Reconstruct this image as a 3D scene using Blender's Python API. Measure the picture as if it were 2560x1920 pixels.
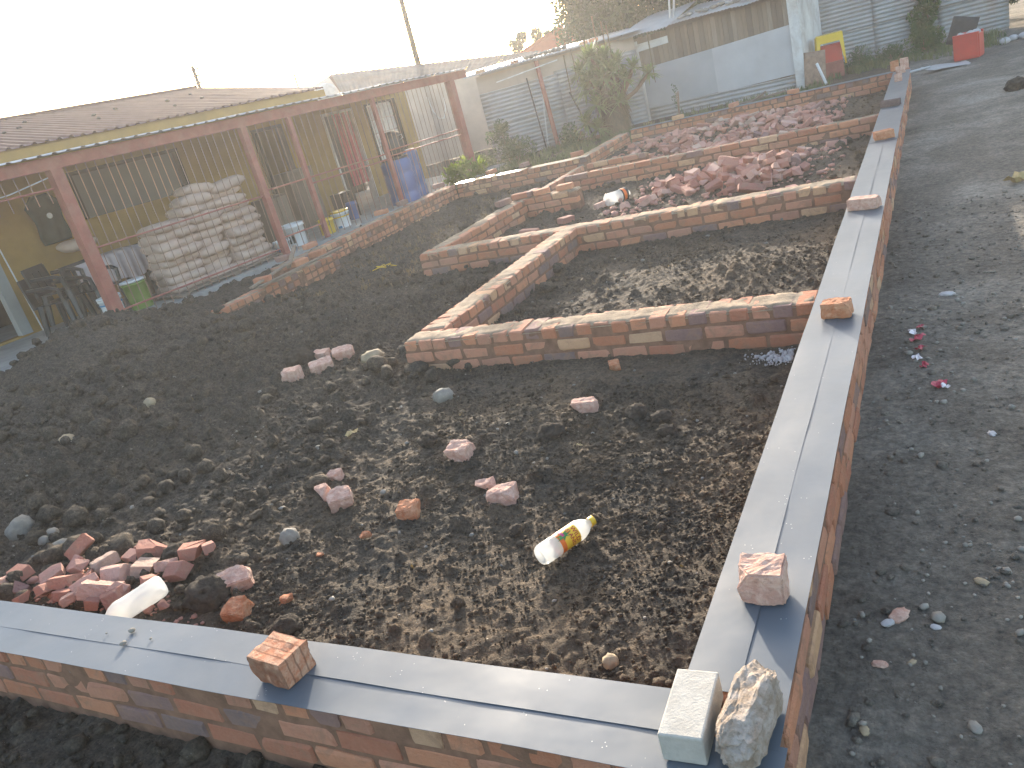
import bpy, bmesh, math, random
import numpy as np
from mathutils import Vector, Matrix, noise as mnoise

for _o in list(bpy.data.objects):
    bpy.data.objects.remove(_o)
scene = bpy.context.scene
COL = scene.collection

# ------------------------------------------------------------------ camera
CAM_R = ((0.873482, 0.055297, 0.483706),
         (0.418046, 0.424037, -0.803387),
         (-0.249534, 0.903955, 0.347272))          # columns: right, up, back
CAM_C = (0.633042, -1.456004, 1.492563)
FOCAL_PX = 2019.38           # for a 2560 px wide picture
cam_data = bpy.data.cameras.new('camera')
cam_data.sensor_width = 36.0
cam_data.lens = FOCAL_PX * 36.0 / 2560.0
cam_data.clip_start = 0.05
cam_data.clip_end = 600.0
cam = bpy.data.objects.new('camera', cam_data)
COL.objects.link(cam)
m = Matrix.Identity(4)
for i in range(3):
    for j in range(3):
        m[i][j] = CAM_R[i][j]
    m[i][3] = CAM_C[i]
cam.matrix_world = m
scene.camera = cam

# ------------------------------------------------------------------ sky and sun
SUN_EL = math.radians(12.5)
SUN_AZ = math.atan2(-0.52, 0.85)          # measured from +Y towards +X
world = bpy.data.worlds.new('World')
scene.world = world
world.use_nodes = True
wn = world.node_tree.nodes
wl = world.node_tree.links
wn.clear()
sky = wn.new('ShaderNodeTexSky')
sky.sky_type = 'NISHITA'
sky.sun_disc = False
sky.sun_elevation = SUN_EL
sky.sun_rotation = SUN_AZ
sky.air_density = 1.0
sky.dust_density = 2.2
sky.ozone_density = 1.0
bg = wn.new('ShaderNodeBackground')
bg.inputs['Strength'].default_value = 0.15
wo = wn.new('ShaderNodeOutputWorld')
wl.new(sky.outputs['Color'], bg.inputs['Color'])
wl.new(bg.outputs['Background'], wo.inputs['Surface'])

SUN_DIR = Vector((math.sin(SUN_AZ) * math.cos(SUN_EL), math.cos(SUN_AZ) * math.cos(SUN_EL), math.sin(SUN_EL)))
sun_data = bpy.data.lights.new('sun', 'SUN')
sun_data.energy = 3.4
sun_data.angle = math.radians(0.6)
sun_data.color = (1.0, 0.89, 0.75)
sun = bpy.data.objects.new('sun', sun_data)
COL.objects.link(sun)
sun.location = (-10, 16, 12)
sun.rotation_euler = SUN_DIR.to_track_quat('Z', 'Y').to_euler()

vs = scene.view_settings
vs.view_transform = 'Standard'
vs.look = 'None'
vs.gamma = 1.0
vs.use_curve_mapping = False
vs.exposure = 2.08

cy = scene.cycles
cy.use_denoising = True
cy.max_bounces = 6
cy.diffuse_bounces = 3
cy.glossy_bounces = 3
cy.transmission_bounces = 6
cy.transparent_max_bounces = 8
cy.volume_bounces = 1
cy.caustics_reflective = False
cy.caustics_refractive = False
cy.sample_clamp_indirect = 4.0

# ------------------------------------------------------------------ helpers
RNG = np.random.RandomState(7)
rnd = random.Random(11)
ORD = ('first', 'second', 'third', 'fourth', 'fifth', 'sixth', 'seventh', 'eighth', 'ninth', 'tenth', 'eleventh', 'twelfth', 'thirteenth', 'fourteenth', 'fifteenth', 'sixteenth')


def hash2(ix, iy, seed):
    h = (ix.astype(np.int64) * 374761393 + iy.astype(np.int64) * 668265263 + seed * 144665 + 12345) & 0xffffffff
    h = ((h ^ (h >> 13)) * 1274126177) & 0xffffffff
    h = h ^ (h >> 16)
    return (h & 0xffff) / 32767.5 - 1.0


def vnoise(x, y, seed=0):
    x = np.asarray(x, float); y = np.asarray(y, float)
    ix = np.floor(x).astype(np.int64); iy = np.floor(y).astype(np.int64)
    fx = x - ix; fy = y - iy
    fx = fx * fx * fx * (fx * (fx * 6 - 15) + 10); fy = fy * fy * fy * (fy * (fy * 6 - 15) + 10)
    a = hash2(ix, iy, seed); b = hash2(ix + 1, iy, seed)
    c = hash2(ix, iy + 1, seed); d = hash2(ix + 1, iy + 1, seed)
    return (a + (b - a) * fx) * (1 - fy) + (c + (d - c) * fx) * fy


def fbm(x, y, scale, octaves=3, seed=0):
    s = 0; a = 1.0; t = 0
    for o in range(octaves):
        # rotate each octave so that the lattice never shows
        ang = 0.6 + o * 1.1 + seed
        xr = x * math.cos(ang) - y * math.sin(ang); yr = x * math.sin(ang) + y * math.cos(ang)
        s = s + a * vnoise(xr / scale * 2 ** o, yr / scale * 2 ** o, seed * 17 + o); t += a; a *= 0.5
    return s / t


def smooth01(t):
    t = np.clip(t, 0, 1)
    return t * t * (3 - 2 * t)


def mesh_from(name, verts, faces, smooth=False):
    me = bpy.data.meshes.new(name)
    if isinstance(faces, np.ndarray):
        v = np.asarray(verts, np.float32); n, k = faces.shape
        me.vertices.add(len(v)); me.vertices.foreach_set('co', v.ravel())
        me.loops.add(n * k); me.loops.foreach_set('vertex_index', faces.astype(np.int32).ravel())
        me.polygons.add(n); me.polygons.foreach_set('loop_start', np.arange(0, n * k, k, dtype=np.int32))
        me.update(calc_edges=True); me.validate()
    else:
        me.from_pydata([tuple(map(float, p)) for p in verts], [], faces)
        me.update()
    if smooth:
        me.polygons.foreach_set('use_smooth', [True] * len(me.polygons))
    return me


def link(name, me, mat=None, parent=None, loc=(0, 0, 0), rot=(0, 0, 0), scale=(1, 1, 1)):
    o = bpy.data.objects.new(name, me)
    COL.objects.link(o)
    if me is not None and mat is not None and len(me.materials) == 0:
        me.materials.append(mat)
    o.parent = parent
    o.location = loc; o.rotation_euler = rot; o.scale = scale
    return o


def empty(name, loc=(0, 0, 0), rz=0.0):
    o = bpy.data.objects.new(name, None)
    COL.objects.link(o)
    o.location = loc; o.rotation_euler = (0, 0, rz)
    o.empty_display_size = 0.1
    return o


def tag(o, label=None, cat=None, group=None, kind=None):
    if label: o['label'] = label
    if cat: o['category'] = cat
    if group: o['group'] = group
    if kind: o['kind'] = kind
    return o


class MB:
    """collects simple solids into one mesh"""
    def __init__(self):
        self.v = []; self.f = []

    def add(self, vs, fs):
        n = len(self.v)
        self.v += [tuple(p) for p in vs]
        self.f += [tuple(i + n for i in q) for q in fs]
        return self

    def box(self, x0, x1, y0, y1, z0, z1, mtx=None):
        vs = [Vector(p) for p in ((x0, y0, z0), (x1, y0, z0), (x1, y1, z0), (x0, y1, z0), (x0, y0, z1), (x1, y0, z1), (x1, y1, z1), (x0, y1, z1))]
        if mtx is not None: vs = [mtx @ p for p in vs]
        return self.add(vs, [(0, 3, 2, 1), (4, 5, 6, 7), (0, 1, 5, 4), (1, 2, 6, 5), (2, 3, 7, 6), (3, 0, 4, 7)])

    def tube(self, pts, r, n=8, cap=True):
        pts = [Vector(p) for p in pts]
        rs = r if isinstance(r, (list, tuple)) else [r] * len(pts)
        rings = []
        for i, p in enumerate(pts):
            d = (pts[min(i + 1, len(pts) - 1)] - pts[max(i - 1, 0)])
            d = d.normalized() if d.length > 1e-9 else Vector((0, 0, 1))
            a = d.cross(Vector((0, 0, 1)) if abs(d.z) < 0.9 else Vector((1, 0, 0))).normalized(); b = d.cross(a)
            rings.append([p + (a * math.cos(t) + b * math.sin(t)) * rs[i] for t in [2 * math.pi * k / n for k in range(n)]])
        vs = [q for ring in rings for q in ring]
        fs = []
        for i in range(len(pts) - 1):
            for k in range(n):
                fs.append((i * n + k, i * n + (k + 1) % n, (i + 1) * n + (k + 1) % n, (i + 1) * n + k))
        if cap:
            fs.append(tuple(range(n - 1, -1, -1))); fs.append(tuple(range((len(pts) - 1) * n, len(pts) * n)))
        return self.add(vs, fs)

    def lathe(self, prof, n=20, mtx=None, caps=True):
        vs = []; fs = []
        for r, z in prof:
            for k in range(n):
                t = 2 * math.pi * k / n
                p = Vector((r * math.cos(t), r * math.sin(t), z))
                vs.append(mtx @ p if mtx is not None else p)
        for i in range(len(prof) - 1):
            for k in range(n):
                fs.append((i * n + k, i * n + (k + 1) % n, (i + 1) * n + (k + 1) % n, (i + 1) * n + k))
        if caps:
            fs.append(tuple(range(n - 1, -1, -1))); fs.append(tuple(range((len(prof) - 1) * n, len(prof) * n)))
        return self.add(vs, fs)

    def build(self, name, mat, parent=None, smooth=False, **kw):
        return link(name, mesh_from(name, self.v, self.f, smooth), mat, parent, **kw)


# ------------------------------------------------------------------ materials
class NT:
    def __init__(self, name):
        self.m = bpy.data.materials.new(name); self.m.use_nodes = True
        self.t = self.m.node_tree; self.n = self.t.nodes
        self.b = self.n['Principled BSDF']

    def new(self, kind, **kw):
        x = self.n.new(kind)
        for k, v in kw.items(): setattr(x, k, v)
        return x

    def l(self, a, b): self.t.links.new(a, b)

    def coord(self, which='Object'):
        if which == 'Position':
            return self.new('ShaderNodeNewGeometry').outputs['Position']
        return self.new('ShaderNodeTexCoord').outputs[which]

    def noise(self, vec, scale, detail=4, rough=0.55, dist=0.0):
        x = self.new('ShaderNodeTexNoise'); x.inputs['Scale'].default_value = scale; x.inputs['Detail'].default_value = detail
        x.inputs['Roughness'].default_value = rough; x.inputs['Distortion'].default_value = dist
        self.l(vec, x.inputs['Vector']); return x.outputs['Fac']

    def ramp(self, fac, stops, interp='LINEAR'):
        x = self.new('ShaderNodeValToRGB'); x.color_ramp.interpolation = interp
        e = x.color_ramp.elements
        while len(e) > len(stops): e.remove(e[-1])
        while len(e) < len(stops): e.new(0.5)
        for q, (p, c) in zip(e, stops):
            q.position = p; q.color = (*c, 1) if len(c) == 3 else c
        self.l(fac, x.inputs['Fac']); return x.outputs['Color']

    def mix(self, fac, a, b, mode='MIX'):
        x = self.new('ShaderNodeMix', data_type='RGBA', blend_type=mode)
        for sock, v in ((x.inputs[0], fac), (x.inputs[6], a), (x.inputs[7], b)):
            if isinstance(v, (int, float)): sock.default_value = v
            elif isinstance(v, tuple): sock.default_value = (*v, 1)
            else: self.l(v, sock)
        return x.outputs[2]

    def math(self, op, a, b=None, clamp=False):
        x = self.new('ShaderNodeMath', operation=op, use_clamp=clamp)
        for sock, v in ((x.inputs[0], a), (x.inputs[1], b)):
            if v is None: continue
            if isinstance(v, (int, float)): sock.default_value = v
            else: self.l(v, sock)
        return x.outputs[0]

    def bump(self, h, strength=0.5, dist=0.01):
        x = self.new('ShaderNodeBump'); x.inputs['Strength'].default_value = strength; x.inputs['Distance'].default_value = dist
        self.l(h, x.inputs['Height']); self.l(x.outputs['Normal'], self.b.inputs['Normal'])

    def color(self, c):
        if isinstance(c, tuple): self.b.inputs['Base Color'].default_value = (*c, 1)
        else: self.l(c, self.b.inputs['Base Color'])

    def set(self, **kw):
        for k, v in kw.items(): self.b.inputs[k.replace('_', ' ')].default_value = v
        return self


def mat_plain(name, c, rough=0.7, var=0.15, scale=6.0, bump=0.0, bscale=40.0, metal=0.0, spec=0.4, dirt=None, dirt_amt=0.4):
    t = NT(name); v = t.coord('Object')
    f = t.noise(v, scale, 5, 0.6)
    lo = tuple(max(0, x * (1 - var)) for x in c); hi = tuple(min(1, x * (1 + var)) for x in c)
    col = t.ramp(f, [(0.3, lo), (0.7, hi)])
    if dirt is not None:
        g = t.noise(v, scale * 0.7, 8, 0.7, 0.6)
        col = t.mix(t.math('MULTIPLY', t.ramp(g, [(0.45, (0, 0, 0)), (0.7, (1, 1, 1))]), dirt_amt), col, dirt)
    t.color(col); t.set(Roughness=rough, Metallic=metal)
    t.b.inputs['Specular IOR Level'].default_value = spec
    if bump > 0:
        t.bump(t.noise(v, bscale, 6, 0.65), bump, 0.01)
    return t.m


def mat_soil():
    t = NT('soil'); v = t.coord('Object')
    a = t.noise(v, 1.3, 5, 0.6, 0.4); b = t.noise(v, 9.0, 6, 0.65); c = t.noise(v, 70.0, 4, 0.6)
    dry = t.ramp(t.math('ADD', t.math('MULTIPLY', a, 0.6), t.math('MULTIPLY', b, 0.4)), [(0.40, (0, 0, 0)), (0.62, (1, 1, 1))])
    dark = t.ramp(c, [(0.3, (0.047, 0.040, 0.032)), (0.7, (0.118, 0.101, 0.081))])
    light = t.ramp(c, [(0.3, (0.105, 0.075, 0.048)), (0.72, (0.22, 0.16, 0.108))])
    sep = t.new('ShaderNodeSeparateXYZ'); t.l(v, sep.inputs[0])
    # loose dug loam inside the footings, more of the lighter brown towards the street corner; trodden gravelly yard outside
    east = t.new('ShaderNodeMapRange'); east.inputs['From Min'].default_value = -3.8; east.inputs['From Max'].default_value = -0.9
    t.l(sep.outputs['X'], east.inputs['Value'])
    col = t.mix(t.math('MULTIPLY', dry, t.math('ADD', t.math('MULTIPLY', east.outputs['Result'], 0.7), 0.25)), dark, light)
    yard_d = t.ramp(c, [(0.3, (0.132, 0.114, 0.094)), (0.7, (0.222, 0.194, 0.160))])
    yard_l = t.ramp(c, [(0.3, (0.25, 0.225, 0.19)), (0.7, (0.38, 0.34, 0.285))])
    yard = t.mix(t.ramp(t.noise(v, 0.9, 6, 0.62, 0.5), [(0.46, (0, 0, 0)), (0.66, (1, 1, 1))]), yard_d, yard_l)
    out = t.math('GREATER_THAN', sep.outputs['X'], 0.12)
    col = t.mix(out, col, yard)
    # pale grit
    vo = t.new('ShaderNodeTexVoronoi'); vo.inputs['Scale'].default_value = 95.0; t.l(v, vo.inputs['Vector'])
    grit = t.math('MULTIPLY', t.math('LESS_THAN', vo.outputs['Distance'], 0.22), t.math('GREATER_THAN', t.noise(v, 31.0, 2), 0.60))
    col = t.mix(t.math('MULTIPLY', grit, 0.7), col, (0.26, 0.235, 0.20))
    tone = t.ramp(t.math('ADD', t.math('MULTIPLY', t.noise(v, 24.0, 3, 0.6), 0.65), t.math('MULTIPLY', t.noise(v, 5.0, 3, 0.6), 0.35)), [(0.34, (0.58, 0.58, 0.58)), (0.5, (0.95, 0.95, 0.95)), (0.68, (1.4, 1.37, 1.32))])
    col = t.mix(1.0, col, tone, 'MULTIPLY')
    t.color(col); t.set(Roughness=0.95); t.b.inputs['Specular IOR Level'].default_value = 0.15
    h = t.math('ADD', t.noise(v, 130.0, 5, 0.7), t.math('MULTIPLY', t.noise(v, 38.0, 4, 0.6), 1.6))
    t.bump(h, 1.0, 0.016)
    return t.m


def mat_brick(name='brick_clay', pink=False):
    t = NT(name); v = t.coord('Object')
    r = t.new('ShaderNodeObjectInfo').outputs['Random']
    if pink:
        stops = [(0.0, (0.439, 0.201, 0.152)), (0.16, (0.561, 0.305, 0.244)), (0.32, (0.488, 0.220, 0.159)), (0.46, (0.610, 0.378, 0.305)), (0.6, (0.378, 0.171, 0.134)), (0.72, (0.525, 0.268, 0.207)), (0.84, (0.268, 0.159, 0.146)), (0.9, (0.512, 0.366, 0.293))]
    else:
        stops = [(0.0, (0.506, 0.207, 0.115)), (0.16, (0.575, 0.270, 0.172)), (0.36, (0.621, 0.391, 0.241)), (0.41, (0.471, 0.190, 0.115)),
                 (0.56, (0.276, 0.172, 0.155)), (0.64, (0.621, 0.276, 0.155)), (0.8, (0.632, 0.380, 0.218)), (0.87, (0.494, 0.241, 0.161)), (0.95, (0.230, 0.161, 0.149))]
    base = t.ramp(r, stops, 'CONSTANT')
    off = t.new('ShaderNodeVectorMath', operation='ADD'); t.l(v, off.inputs[0])
    cmb = t.new('ShaderNodeCombineXYZ')
    for k, s in enumerate((37.0, 91.0, 53.0)): t.l(t.math('MULTIPLY', r, s), cmb.inputs[k])
    t.l(cmb.outputs[0], off.inputs[1]); w = off.outputs[0]
    n1 = t.noise(w, 14.0, 6, 0.65, 0.4); n2 = t.noise(w, 60.0, 5, 0.6)
    col = t.mix(t.math('MULTIPLY', t.ramp(n1, [(0.38, (0, 0, 0)), (0.64, (1, 1, 1))]), 0.45), base, t.mix(0.5, base, (0.5, 0.30, 0.2)))
    col = t.mix(t.math('MULTIPLY', n2, 0.5), col, t.mix(1.0, col, (0.55, 0.5, 0.48), 'MULTIPLY'))
    smear = t.ramp(t.noise(w, 9.0, 7, 0.7, 0.8), [(0.52, (0, 0, 0)), (0.62, (1, 1, 1))])
    col = t.mix(t.math('MULTIPLY', smear, 0.35 if pink else 0.55), col, (0.28, 0.20, 0.15) if pink else (0.32, 0.185, 0.12))
    t.color(col); t.set(Roughness=0.9); t.b.inputs['Specular IOR Level'].default_value = 0.2
    t.bump(t.math('ADD', t.noise(w, 90.0, 6, 0.7), t.math('MULTIPLY', n1, 2.0)), 1.0, 0.008)
    return t.m


def mat_dpc():
    t = NT('damp_proof_plastic'); v = t.coord('Object')
    f = t.noise(v, 2.5, 5, 0.6, 0.3)
    col = t.ramp(f, [(0.3, (0.078, 0.095, 0.113)), (0.7, (0.105, 0.124, 0.146))])
    dust = t.ramp(t.noise(v, 2.6, 6, 0.6, 0.2), [(0.45, (0, 0, 0)), (0.8, (1, 1, 1))])
    col = t.mix(t.math('MULTIPLY', dust, 0.14), col, (0.36, 0.33, 0.28))
    vo = t.new('ShaderNodeTexVoronoi'); vo.inputs['Scale'].default_value = 70.0; t.l(v, vo.inputs['Vector'])
    sp = t.math('MULTIPLY', t.math('LESS_THAN', vo.outputs['Distance'], 0.12), t.math('GREATER_THAN', t.noise(v, 12.0, 2), 0.62))
    col = t.mix(sp, col, (0.5, 0.47, 0.42))
    t.color(col)
    t.l(t.math('ADD', t.math('MULTIPLY', dust, 0.08), 0.35), t.b.inputs['Roughness'])
    t.b.inputs['Specular IOR Level'].default_value = 0.36
    t.bump(t.math('ADD', t.noise(v, 6.0, 3, 0.5), t.math('MULTIPLY', t.noise(v, 300.0, 2, 0.5), 0.05)), 0.09, 0.02)
    return t.m


M = {}
M['soil'] = mat_soil()
M['brick'] = mat_brick()
M['rubble'] = mat_brick('broken_brick_clay', True)
M['dpc'] = mat_dpc()
M['mortar'] = mat_plain('clay_mortar', (0.235, 0.13, 0.085), 0.95, 0.3, 12, 0.8, 60, spec=0.15)
M['crust'] = mat_plain('sandy_mortar', (0.36, 0.27, 0.185), 0.95, 0.3, 9, 0.9, 70, spec=0.15, dirt=(0.12, 0.09, 0.065), dirt_amt=0.7)
M['clod'] = mat_plain('soil_clod', (0.058, 0.047, 0.037), 0.97, 0.45, 30, 1.0, 90, spec=0.12)
M['stone'] = mat_plain('grey_stone', (0.24, 0.215, 0.18), 0.85, 0.3, 14, 0.6, 60, spec=0.2, dirt=(0.12, 0.10, 0.08))
M['tan_stone'] = mat_plain('tan_stone', (0.36, 0.28, 0.18), 0.85, 0.25, 14, 0.6, 60, spec=0.2, dirt=(0.12, 0.10, 0.08))
M['grit'] = mat_plain('pale_grit', (0.25, 0.225, 0.19), 0.9, 0.4, 3.0, 0.3, 60, spec=0.2)
M['white_grit'] = mat_plain('white_grit', (0.46, 0.43, 0.42), 0.9, 0.25, 8, 0.5, 60, spec=0.2)
# ------------------------------------------------------------------ ground
MOUNDS = [(-7.9, 4.15, 1.05, 0.95, 0.41), (-7.9, 5.7, 0.55, 1.1, 0.13), (-7.4, 3.2, 1.3, 0.9, 0.10), (-6.0, 3.3, 2.2, 1.5, 0.11), (-5.0, 1.4, 2.0, 1.6, 0.10), (-3.6, 2.6, 1.2, 0.9, 0.05),
          (-2.9, 0.35, 0.75, 0.4, 0.05), (-1.6, 2.0, 0.9, 0.35, 0.03), (-5.9, 9.2, 1.2, 2.0, -0.15), (-6.0, 6.3, 0.9, 0.9, -0.10), (-1.4, 8.1, 1.2, 0.9, 0.07),
          (-2.4, 12.3, 1.7, 0.9, 0.12), (-0.9, 4.2, 0.8, 0.6, 0.05), (-0.5, 8.2, 0.5, 0.6, 0.06), (-2.9, -0.9, 0.9, 0.45, 0.05)]


def gh(x, y):
    """height of the ground without its clods"""
    x = np.asarray(x, float); y = np.asarray(y, float)
    h = np.full(np.broadcast(x, y).shape, -0.245)
    h = np.where(y < -0.12, -0.285, h)
    h = np.where(y > 13.6, -0.31, h)
    h = np.where(x < -7.0, h - 0.05 * smooth01((-7.0 - x) / 0.6), h)
    h = np.where(x > 0.12, -0.335, h)
    for cx, cy_, rx, ry, a in MOUNDS:
        d = ((x - cx) / rx) ** 2 + ((y - cy_) / ry) ** 2
        h = h + a * np.exp(-d * 1.1)
    inside = np.where((x < 0.12), 1.0, 0.35)
    far = np.clip((np.hypot(x, y - 6) - 20) / 10, 0, 1)
    h = h + inside * (1 - far) * (0.022 * fbm(x, y, 0.9, 3, 3) + 0.014 * fbm(x, y, 0.3, 2, 5))
    return h


def axis(parts):
    out = []
    for a, b, s in parts:
        n = max(1, int(round((b - a) / s)))
        out += list(np.linspace(a, b, n, endpoint=False))
    out.append(parts[-1][1])
    return np.array(out)


gx = axis([(-70, -30, 8), (-30, -13, 1.5), (-13, -9.4, 0.2), (-9.4, -6, 0.032), (-6, -3.4, 0.017), (-3.4, 0.0, 0.0115), (0.0, 0.26, 0.06), (0.26, 1.6, 0.016), (1.6, 3.6, 0.05), (3.6, 12, 0.6), (12, 70, 8)])
gy = axis([(-30, -6, 4), (-6, -1.4, 0.3), (-1.4, -0.2, 0.018), (-0.2, 3.1, 0.0115), (3.1, 6.2, 0.02), (6.2, 11, 0.045), (11, 15, 0.07), (15, 24, 0.5), (24, 70, 5)])
X, Y = np.meshgrid(gx, gy)
H = gh(X, Y)
near = (np.clip((X + 9.4) / 0.6, 0, 1) * np.clip((3.4 - X) / 0.5, 0, 1) * np.clip((Y + 1.4) / 0.1, 0, 1) * np.clip((15 - Y) / 2, 0, 1))
inside = np.where(X < 0.1, 1.0 + 0.9 * np.clip((-X - 2.0) / 1.5, 0, 1), 0.42) * near
lump = np.abs(fbm(X, Y, 0.16, 3, 21)); lump2 = np.abs(fbm(X, Y, 0.055, 2, 22))
cloddy = smooth01(0.5 + 1.4 * fbm(X, Y, 1.1, 2, 31) + np.clip((-X - 2.2) * 0.25, -0.2, 0.35))
H += inside * (0.6 + 0.8 * cloddy) * (0.022 * lump + 0.013 * lump2 - 0.010)
H += inside * 0.008 * fbm(X, Y, 0.032, 2, 25)
# clods pressed into the surface
NC = 16000
cx = RNG.uniform(-9.0, 0.0, NC); cyy = np.concatenate([RNG.uniform(-0.05, 5.8, NC * 3 // 4), RNG.uniform(5.8, 13.4, NC - NC * 3 // 4)])
rr = np.clip(0.012 * np.exp(RNG.normal(0.0, 0.55, NC)), 0.007, 0.06) * np.where(cx < -2.3, 1.5, np.where(cyy > 3, 1.3, 1.0))
dens = 0.5 + 1.3 * fbm(cx, cyy, 0.8, 2, 41) + np.clip((-cx - 1.8) * 0.2, -0.1, 0.35)
keep = RNG.uniform(0, 1, NC) < np.clip(dens, 0.12, 1)
for x0, y0, r in zip(cx[keep], cyy[keep], rr[keep]):
    i0, i1 = np.searchsorted(gx, (x0 - r, x0 + r)); j0, j1 = np.searchsorted(gy, (y0 - r, y0 + r))
    if i1 - i0 < 2 or j1 - j0 < 2: continue
    xs = X[j0:j1, i0:i1] - x0; ys = Y[j0:j1, i0:i1] - y0
    ang = np.arctan2(ys, xs)
    d = np.sqrt(xs * xs + ys * ys) / (r * (0.80 + 0.12 * np.sin(ang * 3 + x0 * 50) + 0.10 * np.sin(ang * 7 + y0 * 80)))
    sub = H[j0:j1, i0:i1]
    dome = sub.mean() - 0.12 * r + r * 0.95 * np.sqrt(np.clip(1 - d * d, 0, 1)) * (1 + 0.3 * vnoise(xs / r * 2.3, ys / r * 2.3, int(x0 * 997) % 97))
    H[j0:j1, i0:i1] = np.where(d < 1, np.maximum(sub, dome), sub)
nx, ny = len(gx), len(gy)
idx = np.arange(nx * ny).reshape(ny, nx)
quads = np.stack([idx[:-1, :-1], idx[:-1, 1:], idx[1:, 1:], idx[1:, :-1]], -1).reshape(-1, 4)
gme = mesh_from('ground', np.stack([X, Y, H], -1).reshape(-1, 3), quads, True)
ground = link('ground', gme, M['soil'])
tag(ground, 'dark dug soil and trodden grey yard of the building site', kind='structure')


def ico(sub=1):
    bm = bmesh.new(); bmesh.ops.create_icosphere(bm, subdivisions=sub, radius=1.0)
    v = np.array([p.co[:] for p in bm.verts]); f = np.array([[q.index for q in p.verts] for p in bm.faces]); bm.free()
    return v, f


def scatter(name, label, cat, pts, radii, mat, sub=1, flat=0.7, sink=0.25, seed=1, zfun=gh, rough=0.28):
    """many small uncountable pieces as one mesh"""
    rs = np.random.RandomState(seed)
    v0, f0 = ico(sub); nv = len(v0); n = len(pts)
    V = np.zeros((n, nv, 3)); F = np.zeros((n, len(f0), 3), int)
    z = zfun(pts[:, 0], pts[:, 1])
    jit = 1 + rs.uniform(-rough, rough, (n, nv, 1))
    sc = rs.uniform(0.65, 1.25, (n, 1, 3)); sc[:, :, 2] *= flat
    P = v0[None] * jit * sc * radii[:, None, None]
    a = rs.uniform(0, 6.28, n); c, s = np.cos(a)[:, None], np.sin(a)[:, None]
    V[..., 0] = P[..., 0] * c - P[..., 1] * s + pts[:, 0:1]
    V[..., 1] = P[..., 0] * s + P[..., 1] * c + pts[:, 1:2]
    V[..., 2] = P[..., 2] + (z + radii * flat * (1 - 2 * sink))[:, None]
    for i in range(n): F[i] = f0 + i * nv
    o = link(name, mesh_from(name, V.reshape(-1, 3), F.reshape(-1, 3), sub > 1), mat)
    return tag(o, label, cat, kind='stuff')


def field(n, x0, x1, y0, y1, seed, dens=None):
    rs = np.random.RandomState(seed)
    p = np.stack([rs.uniform(x0, x1, n), rs.uniform(y0, y1, n)], -1)
    if dens is not None: p = p[rs.uniform(0, 1, n) < dens(p[:, 0], p[:, 1])]
    return p


def lognorm(n, med, sig, lo, hi, seed):
    return np.clip(med * np.exp(np.random.RandomState(seed).normal(0, sig, n)), lo, hi)


def ground_top(x, y):
    """ground height with clods, nearest grid vertex"""
    i = np.clip(np.searchsorted(gx, x), 0, nx - 1); j = np.clip(np.searchsorted(gy, y), 0, ny - 1)
    return H[j, i]


p = field(60000, -6.0, -0.02, 0.0, 5.7, 51, lambda x, y: np.clip(0.42 + 1.2 * fbm(x, y, 0.7, 2, 43) + np.clip((-x - 1.5) * .12, -.1, .3), 0.06, 1))
scatter('soil_clods', 'loose crumbs and clods of dark soil over the dug ground', 'soil', p, lognorm(len(p), 0.0062, 0.5, 0.003, 0.03, 52), M['soil'], 1, 0.8, 0.2, 53, ground_top)
p = field(24000, -2.1, -0.01, 0.0, 2.4, 154, lambda x, y: np.clip(0.65 + 0.9 * fbm(x, y, 0.5, 2, 46), 0.15, 1))
scatter('soil_clods', 'fine crumbs of dry soil near the corner of the walls', 'soil', p, lognorm(len(p), 0.0042, 0.45, 0.002, 0.012, 155), M['soil'], 1, 0.85, 0.1, 156, ground_top)
p = field(3500, -9.0, -0.02, 5.7, 13.4, 54)
scatter('soil_clods', 'loose clods of dark soil between the far footing walls', 'soil', p, lognorm(len(p), 0.018, 0.5, 0.008, 0.07, 55), M['soil'], 1, 0.8, 0.2, 56, ground_top)
p = field(2600, -8.6, -2.2, 0.2, 5.8, 151, lambda x, y: np.clip(0.5 + 1.2 * fbm(x, y, 0.9, 2, 45), 0.1, 1))
scatter('soil_clods', 'larger clods of dark soil heaped on the left of the site', 'soil', p, lognorm(len(p), 0.024, 0.5, 0.008, 0.075, 152), M['soil'], 2, 0.85, 0.12, 153, ground_top, 0.22)
p = field(900, -5.5, 0.0, 0.0, 6.0, 57)
scatter('gravel', 'pale grit and pebbles strewn over the dug soil', 'gravel', p, lognorm(len(p), 0.0055, 0.5, 0.003, 0.018, 58), M['grit'], 1, 0.7, 0.2, 59, ground_top)
p = field(5200, 0.26, 3.4, -1.2, 6.0, 60, lambda x, y: np.clip(0.35 + 1.0 * fbm(x, y, 0.8, 2, 44), 0.05, 1))
scatter('gravel', 'small pebbles and chips on the trodden yard beside the wall', 'gravel', p, lognorm(len(p), 0.0062, 0.55, 0.003, 0.025, 61), M['grit'], 1, 0.6, 0.25, 62, ground_top)
p = field(4500, 0.26, 3.4, -1.2, 6.0, 63)
scatter('gravel', 'dark gravel on the trodden yard beside the wall', 'gravel', p, lognorm(len(p), 0.0065, 0.55, 0.003, 0.025, 64), M['soil'], 1, 0.6, 0.25, 65, ground_top)
p = field(2500, -5.0, 0.3, -1.3, -0.24, 66)
scatter('soil_clods', 'dark clods of soil at the foot of the front wall', 'soil', p, lognorm(len(p), 0.012, 0.6, 0.005, 0.05, 67), M['soil'], 1, 0.8, 0.2, 68, ground_top)
rs_ = np.random.RandomState(69)
p = np.stack([-0.13 - np.abs(rs_.normal(0, 0.09, 420)), 2.69 + rs_.normal(0, 0.045, 420)], -1)
p = p[(p[:, 0] < -0.01) & (p[:, 1] < 2.84)]
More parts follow.
